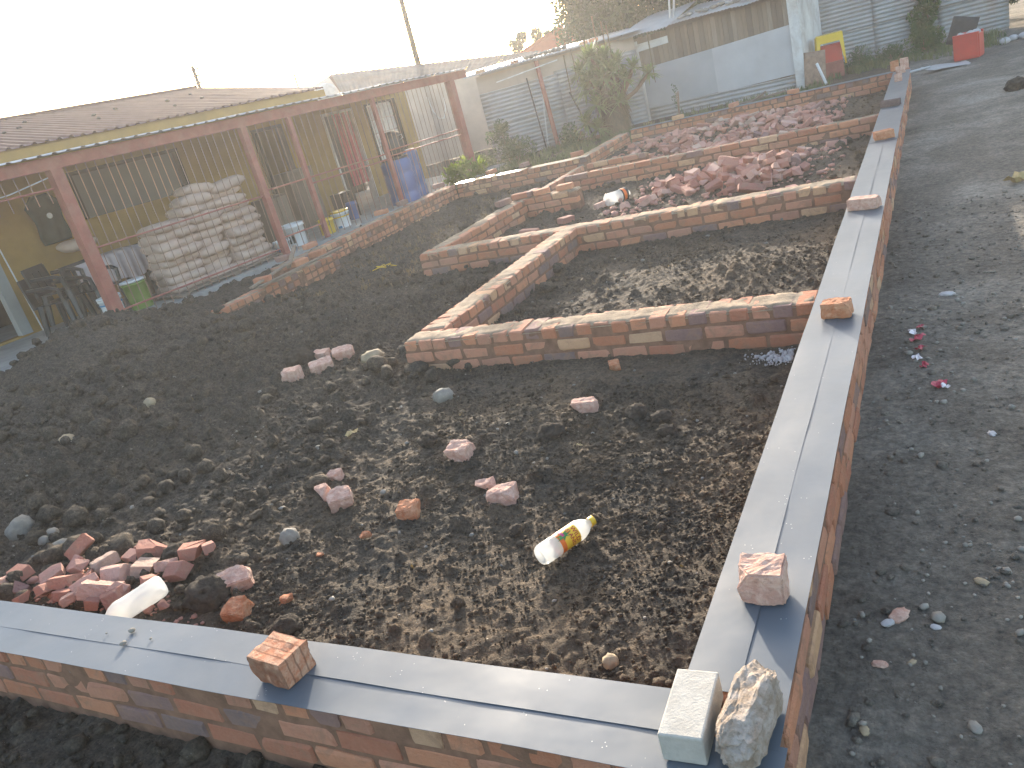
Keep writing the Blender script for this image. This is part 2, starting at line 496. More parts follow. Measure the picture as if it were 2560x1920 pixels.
scatter('white_gravel', 'small heap of white grit against the footing wall beside the strip', 'gravel', p, lognorm(len(p), 0.0055, 0.4, 0.003, 0.014, 70), M['white_grit'], 1, 0.8, 0.0, 71, lambda x, y: ground_top(x, y) + 0.01)

# ------------------------------------------------------------------ bricks
BL, BW, BH = 0.216, 0.102, 0.069


def brick_mesh(seed, lx=BL, ly=BW, lz=BH, chip=True):
    r = random.Random(seed)
    bm = bmesh.new()
    bmesh.ops.create_cube(bm, size=1.0)
    for v in bm.verts: v.co = Vector((v.co.x * lx, v.co.y * ly, v.co.z * lz))
    if chip:
        for _ in range(r.choice((0, 1, 1, 2))):
            c = Vector((r.choice((-1, 1)) * lx / 2, r.choice((-1, 1)) * ly / 2, r.choice((-1, 1)) * lz / 2))
            nrm = Vector((c.x / lx * r.uniform(.3, 1), c.y / ly * r.uniform(.6, 1.2), c.z / lz * r.uniform(.6, 1.2))).normalized()
            bmesh.ops.bisect_plane(bm, geom=bm.verts[:] + bm.edges[:] + bm.faces[:], plane_co=c - nrm * r.uniform(0.006, 0.02), plane_no=nrm, clear_outer=True)
            bmesh.ops.holes_fill(bm, edges=[e for e in bm.edges if e.is_boundary])
    bmesh.ops.bevel(bm, geom=bm.edges[:], offset=0.0075, segments=1, affect='EDGES', clamp_overlap=True)
    for v in bm.verts: v.co += Vector((r.uniform(-1, 1), r.uniform(-1, 1), r.uniform(-1, 1))) * 0.003
    bmesh.ops.triangulate(bm, faces=[f for f in bm.faces if len(f.verts) > 4])
    me = bpy.data.meshes.new('brick'); bm.to_mesh(me); bm.free()
    return me


def chunk_mesh(seed, lx=BL, ly=BW, lz=BH, cuts=None):
    """a broken brick: one end snapped off along rough planes"""
    r = random.Random(seed)
    bm = bmesh.new(); bmesh.ops.create_cube(bm, size=1.0)
    for v in bm.verts: v.co = Vector((v.co.x * lx, v.co.y * ly, v.co.z * lz))
    n = cuts if cuts is not None else r.choice((1, 2, 2, 3))
    keep = r.uniform(0.3, 0.75) * lx
    for k in range(n):
        nrm = Vector((1, r.uniform(-.6, .6), r.uniform(-.6, .6))) if k == 0 else Vector((r.uniform(-.5, 1), r.uniform(-1, 1), r.uniform(-1, 1)))
        nrm.normalize()
        co = Vector((-lx / 2 + keep, 0, 0)) if k == 0 else Vector((-lx / 2 + keep * 0.5, 0, 0)) + nrm * r.uniform(0.028, 0.05)
        bmesh.ops.bisect_plane(bm, geom=bm.verts[:] + bm.edges[:] + bm.faces[:], plane_co=co, plane_no=nrm, clear_outer=True)
        bmesh.ops.holes_fill(bm, edges=[e for e in bm.edges if e.is_boundary])
    c = sum((v.co for v in bm.verts), Vector()) / max(1, len(bm.verts))
    bmesh.ops.bevel(bm, geom=bm.edges[:], offset=0.004, segments=1, affect='EDGES', clamp_overlap=True)
    for v in bm.verts: v.co = v.co - c + Vector((r.uniform(-1, 1), r.uniform(-1, 1), r.uniform(-1, 1))) * 0.003
    bmesh.ops.triangulate(bm, faces=[f for f in bm.faces if len(f.verts) > 4])
    me = bpy.data.meshes.new('brick_piece'); bm.to_mesh(me); bm.free()
    return me


BRICKS = [brick_mesh(100 + i) for i in range(10)]
HALVES = [brick_mesh(130 + i, 0.105, BW, BH) for i in range(4)]
for _m in BRICKS + HALVES: _m.materials.append(M['brick'])
CHUNKS = [chunk_mesh(200 + i) for i in range(16)]
RUBBLE_FULL = [brick_mesh(160 + i) for i in range(4)]
for _m in CHUNKS + RUBBLE_FULL: _m.materials.append(M['rubble'])


def strip_grid(L, y0, y1, nxs, nys, zf):
    vs = []; fs = []
    for i in range(nxs + 1):
        for j in range(nys + 1):
            x = L * i / nxs; y = y0 + (y1 - y0) * j / nys
            vs.append((x, y, zf(x, y, i, j)))
    for i in range(nxs):
        for j in range(nys):
            a = i * (nys + 1) + j
            fs.append((a, a + nys + 1, a + nys + 2, a + 1))
    return vs, fs


def wall(label, ox, oy, rz, L, T=0.222, courses='HSS', top=0.0, crust=True, back=False, seed=0, cat='wall', end_bricks=True, backwards=False):
    """a footing wall: bricks, a recessed mortar core and a crust of mortar on top; front face at local y = 0"""
    r = random.Random(seed)
    w = empty('footing_wall', (ox, oy, top), rz)
    tag(w, label, cat, 'brick footing walls', 'thing')
    zt = -0.008 if crust else -0.002
    for k, kind in enumerate(courses):
        zc = zt - BH / 2 - k * 0.085
        if kind == 'H':
            n = int(L / 0.118)
            pitch = L / n
            for i in range(n):
                link('brick', r.choice(BRICKS), None, w, (pitch * (i + 0.5), T / 2 + r.uniform(-.006, .006), zc + r.uniform(-.003, .003)),
                     (r.uniform(-.02, .02), r.uniform(-.012, .012), math.pi / 2 + r.uniform(-.03, .03) + (math.pi if r.random() < .5 else 0)), (1, pitch / 0.118, 1))
        else:
            x = -0.0 if k % 2 else 0.117
            if x > 0:
                link('brick', r.choice(HALVES), None, w, (0.0535, BW / 2, zc), (0, 0, r.uniform(-.02, .02)))
            while x + 0.12 < L:
                wdt = min(BL, L - x)
                rows = [BW / 2] + ([T - BW / 2] if (back and T > 0.15) else [])
                for yy in rows:
                    if wdt > 0.2:
                        link('brick', r.choice(BRICKS), None, w, (x + BL / 2, yy + r.uniform(-.006, .006), zc + r.uniform(-.003, .003)),
                             (r.uniform(-.02, .02), r.uniform(-.012, .012), r.uniform(-.015, .015) + (math.pi if r.random() < .5 else 0)))
                    elif wdt > 0.1:
                        link('brick', r.choice(HALVES), None, w, (x + 0.054, yy, zc), (0, 0, r.uniform(-.02, .02)))
                x += 0.234
    depth = 0.085 * len(courses) + 0.12
    n = max(6, int(L / 0.04))
    # mortar core, a little behind the brick faces
    core = MB()
    vs = []; fs = []
    prof = [(0.007, -depth), (0.007, -0.085 * 2), (0.007, -0.085), (0.009, zt - 0.012), (T - 0.009, zt - 0.012), (T - 0.007, -0.085), (T - 0.007, -0.17), (T - 0.007, -depth)]
    for i in range(n + 1):
        x = 0.006 + (L - 0.012) * i / n
        for q, (yy, zz) in enumerate(prof):
            d = 0.004 * mnoise.noise(Vector((x * 9 + seed * 3.1, yy * 9, zz * 14)))
            vs.append((x, yy + (d if q < 4 else -d), zz))
    m_ = len(prof)
    for i in range(n):
        for q in range(m_ - 1):
            a = i * m_ + q
            fs.append((a, a + m_, a + m_ + 1, a + 1))
    fs.append(tuple(range(m_))); fs.append(tuple(range(n * m_ + m_ - 1, n * m_ - 1, -1)))
    link('mortar', mesh_from('mortar', vs, fs), M['mortar'], w)
    if crust:
        nxs = max(8, int(L / 0.025)); nys = 10 if T > .15 else 6

        def zf(x, y, i, j):
            e = min(j, nys - j)
            z = -0.005 + 0.011 * mnoise.noise(Vector((x * 7 + seed, y * 9, 1.3))) + 0.006 * mnoise.noise(Vector((x * 31, y * 31, seed)))
            # shallow dips over the joints between headers
            z -= 0.004 * max(0.0, math.cos(2 * math.pi * x / 0.118)) ** 6
            if e == 0: z = -0.03
            elif e == 1: z -= 0.004
            if i == 0 or i == nxs: z = -0.03
            return z
        vs, fs = strip_grid(L, 0.004, T - 0.004, nxs, nys, zf)
        vs = [(x, y + 0.006 * mnoise.noise(Vector((x * 17, y * 5, 7.7 + seed))), z) for x, y, z in vs]
        link('mortar_bed', mesh_from('mortar_bed', vs, fs, True), M['crust'], w)
    return w


R90 = math.pi / 2
wall('low front brick wall topped with grey plastic strips', -5.2, -0.23, 0, 5.43, 0.225, 'HSS', -0.002, crust=False, seed=1)
wall('long brick wall with grey strips running away along the yard', 0.228, 0.0, R90, 13.72, 0.225, 'HSSS', -0.002, crust=False, seed=2)
wall('nearest inner footing wall meeting the long strip-topped wall', -2.73, 2.85, 0, 2.725, 0.222, 'HSS', 0.0, back=False, seed=3)
wall('inner footing wall running away from the sharp near brick corner', -2.505, 3.075, R90, 2.67, 0.222, 'HSS', 0.0, seed=4)
wall('second inner footing wall crossing from the far corner to the long wall', -4.33, 5.62, 0.036, 4.33, 0.222, 'HSS', 0.0, seed=5)
wall('short inner footing wall leading back from the second brick corner', -4.105, 5.86, R90, 2.08, 0.222, 'SSS', 0.0, seed=6)
wall('stub of footing wall with loose bricks on its end', -4.32, 7.95, 0.02, 0.92, 0.222, 'SSS', 0.0, seed=7)
wall('narrow single brick wall linking the stub to the rear rooms', -4.08, 8.18, R90, 1.95, 0.108, 'SSS', -0.005, seed=8)
wall('narrow single brick wall between the two heaps of broken bricks', -4.08, 9.25, 0, 4.07, 0.108, 'SSS', -0.005, seed=9)
wall('short narrow brick wall half buried by the rear rubble heap', -4.08, 10.15, 0, 0.95, 0.108, 'SS', -0.01, seed=10)
wall('rear footing wall below the patched shack', -4.45, 13.5, 0, 4.45, 0.222, 'HSS', -0.01, crust=False, seed=11)
wall('footing wall stepping back beside the spiky tree', -4.45, 11.33, R90, 2.15, 0.222, 'HSS', -0.02, seed=12)
wall('footing wall with shining strip in front of the corrugated shack', -6.95, 11.1, 0, 2.5, 0.222, 'HSS', -0.03, crust=False, seed=13)
wall('ragged footing wall along the verandah grille', -6.95, 6.35, R90, 4.74, 0.222, 'HHHH', -0.02, crust=True, seed=14)
wall('low brick step in front of the verandah with planks on it', -6.63, 4.9, R90, 2.2, 0.222, 'HHH', -0.1, crust=True, seed=15)


# ------------------------------------------------------------------ damp-proof strips
def strip(label, ox, oy, rz, L, y0, y1, lift, seed, z=0.0, lip='high', step=0.03):
    """one run of plastic strip; the edge at y1 (lip) lifts off in places"""
    nxs = max(8, int(L / step)); nys = 6
    s = seed * 5.3

    def zf(x, y, i, j):
        t = j / nys
        wav = 0.0030 * mnoise.noise(Vector((x * 2.3 + s, y * 4, 0.2))) + 0.0010 * mnoise.noise(Vector((x * 6 + s, y * 10, 1.7)))
        up = max(0.0, mnoise.noise(Vector((x * 1.6 + s * 1.7, 0.5, 3.0))) + 0.28) * lift
        e = t if lip == 'high' else 1 - t
        zz = z + 0.0045 + wav + up * e ** 2
        return zz
    vs, fs = strip_grid(L, y0, y1, nxs, nys, zf)
    vs = [(x, y + 0.004 * mnoise.noise(Vector((x * 1.1 + s, 9.0 if abs(y - y0) < 1e-6 else 2.0, 0))), zz) for x, y, zz in vs]
    o = link('plastic_strip', mesh_from('plastic_strip', vs, fs, True), M['dpc'], None, (ox, oy, 0), (0, 0, rz))
    md = o.modifiers.new('thickness', 'SOLIDIFY'); md.thickness = 0.0014; md.offset = -1
    md = o.modifiers.new('crisp', 'EDGE_SPLIT'); md.split_angle = 0.7
    return tag(o, label, 'plastic strip', 'grey damp-proof strips laid on the brick walls')


strip('grey plastic strip on the outer half of the front wall', -5.2, -0.245, 0, 5.46, 0.0, 0.128, 0.002, 1)
strip('grey plastic strip with lifted edge on the inner half of the front wall', -5.2, -0.245, 0, 5.2, 0.252, 0.118, 0.0034, 2, z=0.0012)
strip('near grey strip on the yard side of the long wall', 0.243, -0.13, R90, 7.5, 0.0, 0.128, 0.002, 3)
strip('near grey strip on the room side of the long wall', 0.243, 0.02, R90, 7.4, 0.254, 0.118, 0.0018, 4, z=0.0012)
strip('far grey strip on the yard side of the long wall', 0.243, 7.32, R90, 6.1, 0.0, 0.126, 0.002, 5, z=0.003)
strip('far grey strip on the room side of the long wall', 0.243, 7.30, R90, 6.1, 0.252, 0.118, 0.002, 6, z=0.004)
strip('thin grey strip along the rear footing wall', -4.46, 13.49, 0, 4.45, 0.0, 0.235, 0.003, 7, z=-0.008)
strip('sunlit plastic strip glaring at the end of the verandah', -6.98, 11.09, 0, 0.72, 0.0, 0.24, 0.006, 8, z=-0.028)
strip('shining strip between two loose bricks behind the glare', -6.15, 11.09, 0, 0.55, 0.0, 0.24, 0.004, 9, z=-0.028)
strip('dull strip along the footing wall by the corrugated shack', -5.5, 11.09, 0, 1.05, 0.0, 0.24, 0.004, 10, z=-0.028)
# ------------------------------------------------------------------ the house with its verandah
M['ochre'] = mat_plain('ochre_wall_paint', (0.38, 0.235, 0.07), 0.85, 0.14, 2.5, 0.25, 50, spec=0.25, dirt=(0.30, 0.20, 0.09), dirt_amt=0.45)
M['maroon'] = mat_plain('dull_red_paint', (0.34, 0.115, 0.085), 0.6, 0.18, 5, 0.2, 60, spec=0.35, dirt=(0.36, 0.22, 0.17), dirt_amt=0.4)
M['roof'] = mat_plain('brown_roof_sheet', (0.16, 0.095, 0.08), 0.62, 0.2, 2.0, 0.06, 30, spec=0.06, dirt=(0.14, 0.085, 0.07), dirt_amt=0.4)
M['zinc'] = mat_plain('galvanised_sheet', (0.37, 0.36, 0.355), 0.5, 0.15, 1.5, 0.1, 20, metal=0.2, spec=0.5, dirt=(0.32, 0.24, 0.19), dirt_amt=0.35)
M['zinc_rust'] = mat_plain('weathered_sheet', (0.36, 0.355, 0.35), 0.55, 0.16, 1.5, 0.1, 20, metal=0.25, spec=0.45, dirt=(0.34, 0.22, 0.15), dirt_amt=0.6)
M['zinc_old'] = mat_plain('old_dull_sheet', (0.16, 0.15, 0.14), 0.85, 0.2, 1.5, 0.1, 20, spec=0.0, dirt=(0.22, 0.16, 0.12), dirt_amt=0.5)
M['fibre'] = mat_plain('grey_fibre_board', (0.40, 0.39, 0.395), 0.62, 0.12, 1.2, 0.1, 20, spec=0.35, dirt=(0.40, 0.36, 0.33), dirt_amt=0.5)
M['plank_x'] = mat_plain('weathered_planks', (0.27, 0.20, 0.145), 0.85, 0.3, 7, 0.4, 40, spec=0.25)
def mat_planks():
    t_ = NT('weathered_planks'); v = t_.coord('Object'); r_ = t_.new('ShaderNodeObjectInfo').outputs['Random']
    base = t_.ramp(r_, [(0, (.17, .12, .085)), (.3, (.30, .22, .15)), (.55, (.22, .165, .12)), (.8, (.36, .29, .22)), (1, (.14, .105, .08))])
    w_ = t_.new('ShaderNodeTexNoise'); w_.inputs['Scale'].default_value = 6; w_.inputs['Detail'].default_value = 6
    mp = t_.new('ShaderNodeMapping'); mp.inputs['Scale'].default_value = (6, 6, .6); t_.l(v, mp.inputs['Vector']); t_.l(mp.outputs[0], w_.inputs['Vector'])
    t_.color(t_.mix(t_.math('MULTIPLY', w_.outputs['Fac'], .7), base, (.11, .08, .06))); t_.set(Roughness=.85); t_.bump(w_.outputs['Fac'], .5, .01)
    return t_.m


M['plank'] = mat_planks()
M['old_wood'] = mat_plain('old_pole_wood', (0.26, 0.17, 0.12), 0.85, 0.3, 9, 0.5, 40, spec=0.2)
M['white_paint'] = mat_plain('flaking_white_paint', (0.66, 0.64, 0.61), 0.7, 0.1, 3, 0.3, 30, spec=0.3, dirt=(0.38, 0.31, 0.26), dirt_amt=0.7)
M['beige'] = mat_plain('beige_plaster', (0.50, 0.40, 0.32), 0.85, 0.12, 2, 0.2, 40, spec=0.2, dirt=(0.36, 0.28, 0.22), dirt_amt=0.4)
M['concrete'] = mat_plain('concrete', (0.36, 0.345, 0.32), 0.9, 0.16, 4, 0.35, 60, spec=0.2, dirt=(0.24, 0.22, 0.19), dirt_amt=0.4)
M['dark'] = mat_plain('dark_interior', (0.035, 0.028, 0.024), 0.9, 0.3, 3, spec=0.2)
M['iron'] = mat_plain('brown_iron_rod', (0.30, 0.19, 0.14), 0.5, 0.2, 8, spec=0.5, metal=0.2)
M['door_grey'] = mat_plain('grey_door_frame', (0.33, 0.34, 0.33), 0.6, 0.1, 3, spec=0.4)
M['glass'] = mat_plain('dull_window_glass', (0.10, 0.11, 0.11), 0.12, 0.1, 2, spec=0.6)
M['lace'] = mat_plain('white_lace_curtain', (0.72, 0.70, 0.66), 0.8, 0.08, 9, 0.2, 60, spec=0.2)
M['red_cloth'] = mat_plain('red_curtain', (0.45, 0.08, 0.09), 0.85, 0.2, 6, 0.3, 30, spec=0.2)
M['pole'] = mat_plain('creosoted_pole', (0.07, 0.058, 0.05), 0.8, 0.2, 6, 0.3, 40, spec=0.25)
M['steel'] = mat_plain('dull_steel', (0.45, 0.45, 0.45), 0.45, 0.1, 8, metal=0.5, spec=0.5)
M['red_tile'] = mat_plain('red_roof', (0.42, 0.13, 0.075), 0.7, 0.15, 3, spec=0.3)

VP = Vector((-9.05, 5.35, 0.0))
VU = (Vector((-7.95, 13.6, 0)) - VP).normalized()
VN = Vector((VU.y, -VU.x, 0))
VROT = math.atan2(VU.y, VU.x)
DROP = -0.020                       # the whole house follows the slight fall of the plot


def V(s, off, z):
    return VP + VU * s + VN * off + Vector((0, 0, z))


house = empty('house', V(0, -2.3, -0.2))
HOUSE_INV = Matrix.Translation(-house.location)
tag(house, 'ochre house with brown ribbed roof and red verandah posts', 'house')


def hbox(mb, s0, s1, o0, o1, z0, z1, d0=None, d1=None):
    """box in house axes, its height following the fall of the verandah line"""
    vs = []
    for zt in (0, 1):
        for (s, o) in ((s0, o0), (s1, o0), (s1, o1), (s0, o1)):
            z = (z1 if zt else z0) + DROP * s
            vs.append(HOUSE_INV @ V(s, o, z))
    mb.add(vs, [(0, 3, 2, 1), (4, 5, 6, 7), (0, 1, 5, 4), (1, 2, 6, 5), (2, 3, 7, 6), (3, 0, 4, 7)])
    return mb


WALL_OFF = -2.3
# front wall of the house with its openings left out
mb = MB()
openings = [(-1.2, -0.12, -0.2, 1.75), (1.35, 3.35, 1.12, 1.85), (1.85, 2.35, -0.2, 0.55), (5.0, 5.75, -0.2, 1.85), (6.85, 7.75, -0.2, 1.85), (8.15, 9.15, 0.62, 1.85)]
sc = sorted({-3.0, 6.9, 9.6} | {a for o in openings for a in o[:2]}); zc = sorted({-0.35, 2.08, 2.345} | {a for o in openings for a in o[2:]})
for a, b in zip(sc[:-1], sc[1:]):
    z_run = None
    for c, d in zip(zc[:-1], zc[1:]):
        hole = any(o[0] - 1e-6 <= a and b <= o[1] + 1e-6 and o[2] - 1e-6 <= c and d <= o[3] + 1e-6 for o in openings)
        if not hole and not (a >= 6.9 - 1e-6 and c >= 2.08 - 1e-6):
            hbox(mb, a, b, WALL_OFF - 0.15, WALL_OFF, c, d)
mb.build('wall', M['ochre'], house)
mb = MB(); hbox(mb, -3.0, 6.9, WALL_OFF - 3.7, WALL_OFF - 3.6, -0.35, 3.06); hbox(mb, 6.9, 9.6, WALL_OFF - 3.7, WALL_OFF - 3.6, -0.35, 1.9)
mb.build('rear_wall', M['ochre'], house)
mb = MB()
vs = [HOUSE_INV @ V(6.9, o, z + DROP * 6.9) for o, z in ((WALL_OFF - 0.15, -0.35), (WALL_OFF - 3.6, -0.35), (WALL_OFF - 3.6, 3.1), (WALL_OFF - 0.15, 2.3))]
vs += [p + VU * 0.12 for p in vs]
mb.add(vs, [(0, 1, 2, 3), (7, 6, 5, 4), (0, 4, 5, 1), (1, 5, 6, 2), (2, 6, 7, 3), (3, 7, 4, 0)])
mb.build('gable_wall', M['ochre'], house)
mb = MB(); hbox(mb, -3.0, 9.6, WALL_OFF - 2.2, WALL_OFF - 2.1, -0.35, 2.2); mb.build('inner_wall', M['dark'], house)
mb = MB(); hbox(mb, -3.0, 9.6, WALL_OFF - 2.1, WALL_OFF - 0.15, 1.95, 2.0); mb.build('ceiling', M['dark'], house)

# ribbed roof sheets, ridge parallel to the front
EAVE_O, RIDGE_O, EAVE_Z, RIDGE_Z = WALL_OFF + 0.30, WALL_OFF - 3.75, 2.31, 3.12


def ribbed(s0, s1, o0, z0, o1, z1, pitch=0.19, rib=0.032, profile='ibr'):
    pts = []
    s = s0
    while s < s1 - 1e-6:
        if profile == 'ibr':
            seq = ((0, 0), (pitch * .55, 0), (pitch * .68, rib), (pitch * .87, rib))
        else:
            seq = tuple((pitch * k / 6, rib * 0.5 * (1 + math.cos(2 * math.pi * k / 6))) for k in range(6))
        for ds, dz in seq: pts.append((s + ds, dz))
        s += pitch
    pts.append((min(s, s1 + pitch), 0.0))
    return pts


for k in range(13):
    s0 = -3.0 + k * 0.76
    if s0 > 6.7: break
    pts = ribbed(s0, s0 + 0.76, 0, 0, 0, 0)
    vs = []; n = len(pts)
    lift = 0.003 * (k % 2)
    for (o, z) in ((EAVE_O, EAVE_Z), ((EAVE_O + RIDGE_O) / 2, (EAVE_Z + RIDGE_Z) / 2), (RIDGE_O, RIDGE_Z)):
        for s, dz in pts: vs.append(HOUSE_INV @ V(s, o, z + dz + lift + DROP * s + 0.004 * math.sin(s * 3 + o)))
    fs = [(r_ * n + i, r_ * n + i + 1, (r_ + 1) * n + i + 1, (r_ + 1) * n + i) for r_ in range(2) for i in range(n - 1)]
    o = link('roof_sheet', mesh_from('roof_sheet', vs, fs), M['roof'], house)
    md = o.modifiers.new('t', 'SOLIDIFY'); md.thickness = 0.004
mb = MB(); hbox(mb, -3.05, 6.95, RIDGE_O - 0.14, RIDGE_O + 0.16, RIDGE_Z - 0.02, RIDGE_Z + 0.045); mb.build('ridge_cap', M['roof'], house)
mb = MB(); hbox(mb, -3.0, 6.9, EAVE_O - 0.06, EAVE_O - 0.03, EAVE_Z - 0.16, EAVE_Z - 0.02); mb.build('fascia', M['ochre'], house)

# verandah: beam, posts and lean-to sheets
mb = MB(); hbox(mb, -2.6, 8.85, -0.05, 0.05, 1.84, 1.985); mb.build('verandah_beam', M['maroon'], house)
for k in range(15):
    s0 = -2.6 + k * 0.76
    pts = ribbed(s0, s0 + 0.76, 0, 0, 0, 0, 0.19, 0.018)
    vs = []; n = len(pts); lift = 0.003 * (k % 2)
    for (o, z) in ((0.16, 2.005), (WALL_OFF + 0.01, 2.14)):
        for s, dz in pts: vs.append(HOUSE_INV @ V(s, o, z + dz + lift + DROP * s + 0.006 * math.sin(s * 2.1)))
    o = link('verandah_sheet', mesh_from('verandah_sheet', vs, [(i, i + 1, n + i + 1, n + i) for i in range(n - 1)]), M['zinc'], house)
    md = o.modifiers.new('t', 'SOLIDIFY'); md.thickness = 0.003
for s, wd in ((0.0, 0.075), (2.98, 0.05), (3.93, 0.036), (5.95, 0.036), (8.3, 0.075)):
    mb = MB(); hbox(mb, s - wd, s + wd, -wd, wd, -0.34, 1.84); mb.build('post', M['maroon'], house)

# doors, windows, curtain
def opening_frame(name, s0, s1, z0, z1, mat, fill=None, wd=0.06):
    fr = MB()
    hbox(fr, s0, s0 + wd, WALL_OFF - 0.12, WALL_OFF + 0.03, z0, z1); hbox(fr, s1 - wd, s1, WALL_OFF - 0.12, WALL_OFF + 0.03, z0, z1)
    hbox(fr, s0 + wd, s1 - wd, WALL_OFF - 0.12, WALL_OFF + 0.03, z1 - wd, z1)
    f = fr.build(name, mat, house)
    if fill is not None:
        mb_ = MB(); hbox(mb_, s0 + wd, s1 - wd, WALL_OFF - 0.09, WALL_OFF - 0.07, z0, z1 - wd)
        mb_.build(fill[0], fill[1], f)
    return f


opening_frame('door_frame', -1.2, -0.12, -0.2, 1.75, M['door_grey'], wd=0.16)
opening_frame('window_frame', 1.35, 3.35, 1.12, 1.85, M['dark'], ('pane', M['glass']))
opening_frame('door_frame', 5.0, 5.75, -0.2, 1.85, M['plank'])
opening_frame('door_frame', 6.85, 7.75, -0.2, 1.85, M['white_paint'], wd=0.05)
mb = MB()
for k in range(9):
    s = 7.2 + k * 0.055; hbox(mb, s, s + 0.05, WALL_OFF - 0.06 + 0.02 * (k % 2), WALL_OFF - 0.05 + 0.02 * (k % 2), 0.3, 1.8)
mb.build('curtain', M['red_cloth'], house)
wf = opening_frame('window_frame', 8.15, 9.15, 0.62, 1.85, M['dark'], wd=0.04)
for i in range(5):
    for j in range(4):
        mb = MB(); s = 8.2 + i * 0.182; z = 0.64 + j * 0.29
        hbox(mb, s, s + 0.165, WALL_OFF - 0.09, WALL_OFF - 0.08, z, z + 0.27); mb.build('pane', M['lace'], wf)

# verandah floor and step
mb = MB()
vs = []
def slab(name, label, s0, s1, o0, o1, z0, z1, mat):
    mb_ = MB(); vs_ = [V(s, o, z) for z in (z0, z1) for (s, o) in ((s0, o0), (s1, o0), (s1, o1), (s0, o1))]
    mb_.add(vs_, [(0, 3, 2, 1), (4, 5, 6, 7), (0, 1, 5, 4), (1, 2, 6, 5), (2, 3, 7, 6), (3, 0, 4, 7)])
    return tag(mb_.build(name, mat), label, kind='structure')
slab('verandah_floor', 'concrete floor of the verandah', -4.0, 9.4, -5.8, 0.16, -0.6, -0.225, M['concrete'])
slab('path', 'concrete apron in front of the verandah', -4.0, -0.35, 0.165, 1.3, -0.6, -0.275, M['concrete'])

# burglar bars, one grille for each bay
def grille(label, s0, s1, n, rails, z0=-0.2, z1=1.84):
    g = empty('burglar_grille', V((s0 + s1) / 2, 0, z0)); inv = Matrix.Translation(-g.location)
    tag(g, label, 'grille', 'burglar bar grilles between the verandah posts')
    bm_ = None
    for i in range(n):
        s = s0 + (s1 - s0) * (i + 0.5) / n + rnd.uniform(-.008, .008)
        t = MB(); t.tube([inv @ V(s, -0.005, z0 + DROP * s), inv @ V(s + rnd.uniform(-.015, .015), -0.005, z1 + DROP * s)], 0.0065, 6); t.build('bar', M['iron'], g)
    for zr in rails:
        t = MB(); t.tube([inv @ V(s0, 0.006, zr + DROP * s0), inv @ V(s1, 0.006, zr + DROP * s1)], 0.014, 6); t.build('rail', M['maroon'], g)
    return g


grille('widest burglar grille in front of the stacked sacks', 0.09, 2.92, 21, (0.80, -0.05))
grille('narrow burglar grille in front of the white buckets', 3.04, 3.88, 6, (0.86, 0.1))
grille('burglar grille right of the buckets', 3.98, 5.90, 13, (0.86, 0.76))
grille('burglar grille in front of the blue drum and window', 6.0, 8.21, 17, (0.9, 0.80))
grille('short burglar grille over the doorway at the frame edge', -2.4, -0.09, 14, (1.62,), z0=1.45)

# stones lying on the brown roof
for k, (s, t_) in enumerate(((-.2, .55), (.4, .4), (.9, .62), (1.5, .45), (1.9, .52), (2.4, .7), (2.9, .35), (3.2, .5), (3.9, .6), (4.3, .3), (4.9, .55), (5.3, .42), (5.8, .66))):
    o_ = EAVE_O + (RIDGE_O - EAVE_O) * t_; z_ = EAVE_Z + (RIDGE_Z - EAVE_Z) * t_ + DROP * s + 0.04
    v0, f0 = ico(1); rs = np.random.RandomState(k)
    vv = v0 * (1 + rs.uniform(-.25, .25, (len(v0), 1))) * np.array([.05, .04, .025])
    tag(link('stone', mesh_from('stone', vv, f0), M['pole'], None, V(s, o_, z_), (0, 0, k)), ORD[k] + ' small dark stone from the left on the brown ribbed roof', 'stone', 'stones on the brown roof')


# ------------------------------------------------------------------ second house, poles, dish, red roof, behind
h2 = empty('house', (-13.5, 21.5, -0.3)); inv2 = Matrix.Translation(-h2.location)
tag(h2, 'low house with pale glaring corrugated roof behind the verandah', 'house')


def P2(x, y, z): return inv2 @ Vector((x, y, z))


RA, RB, EA, EB = Vector((-16.85, 21.7, 2.95)), Vector((-11.3, 26.2, 1.95)), Vector((-14.3, 18.6, 2.03)), Vector((-9.9, 21.35, 1.70))
n2 = 12
for k in range(n2):
    a0, a1 = k / n2, (k + 1) / n2
    pts = []
    for q in range(19):
        t = a0 + (a1 - a0) * q / 18
        dz = 0.012 * (1 + math.cos(2 * math.pi * q / 6)) + 0.003 * (k % 2)
        pts.append((RA.lerp(RB, t) + Vector((0, 0, dz)), EA.lerp(EB, t) + Vector((0, 0, dz))))
    vs = [inv2 @ p[0] for p in pts] + [inv2 @ p[1] for p in pts]
    o = link('roof_sheet', mesh_from('roof_sheet', vs, [(i, i + 1, 19 + i + 1, 19 + i) for i in range(18)]), M['zinc_old'], h2)
    md = o.modifiers.new('t', 'SOLIDIFY'); md.thickness = 0.003
mb = MB(); g0 = Vector((0, 0, -2.3))
mb.add([inv2 @ p for p in (Vector((EA.x + .1, EA.y + .15, -.35)), Vector((EB.x + .05, EB.y + .12, -.35)), EB + Vector((.0, .1, -.03)), EA + Vector((0, .1, -.03)))], [(0, 1, 2, 3)])
mb.build('front_wall', M['beige'], h2)
mb = MB()
L0 = Vector((-17.2, 19.6, 2.38))
mb.add([inv2 @ p for p in (Vector((EA.x, EA.y + .05, -.3)), Vector((L0.x, L0.y, -.3)), L0, RA + Vector((-.05, -.1, -.03)), EA + Vector((0, 0.05, -.03)))], [(0, 1, 2, 3, 4)])
mb.build('gable_wall', M['beige'], h2)
mb = MB(); mb.add([inv2 @ p for p in (RA, L0 + Vector((-.1, 0, 0.02)), L0 + Vector((1.5, 6, 0)), RB)], [(0, 1, 2, 3)]); mb.build('rear_roof', M['roof'], h2)
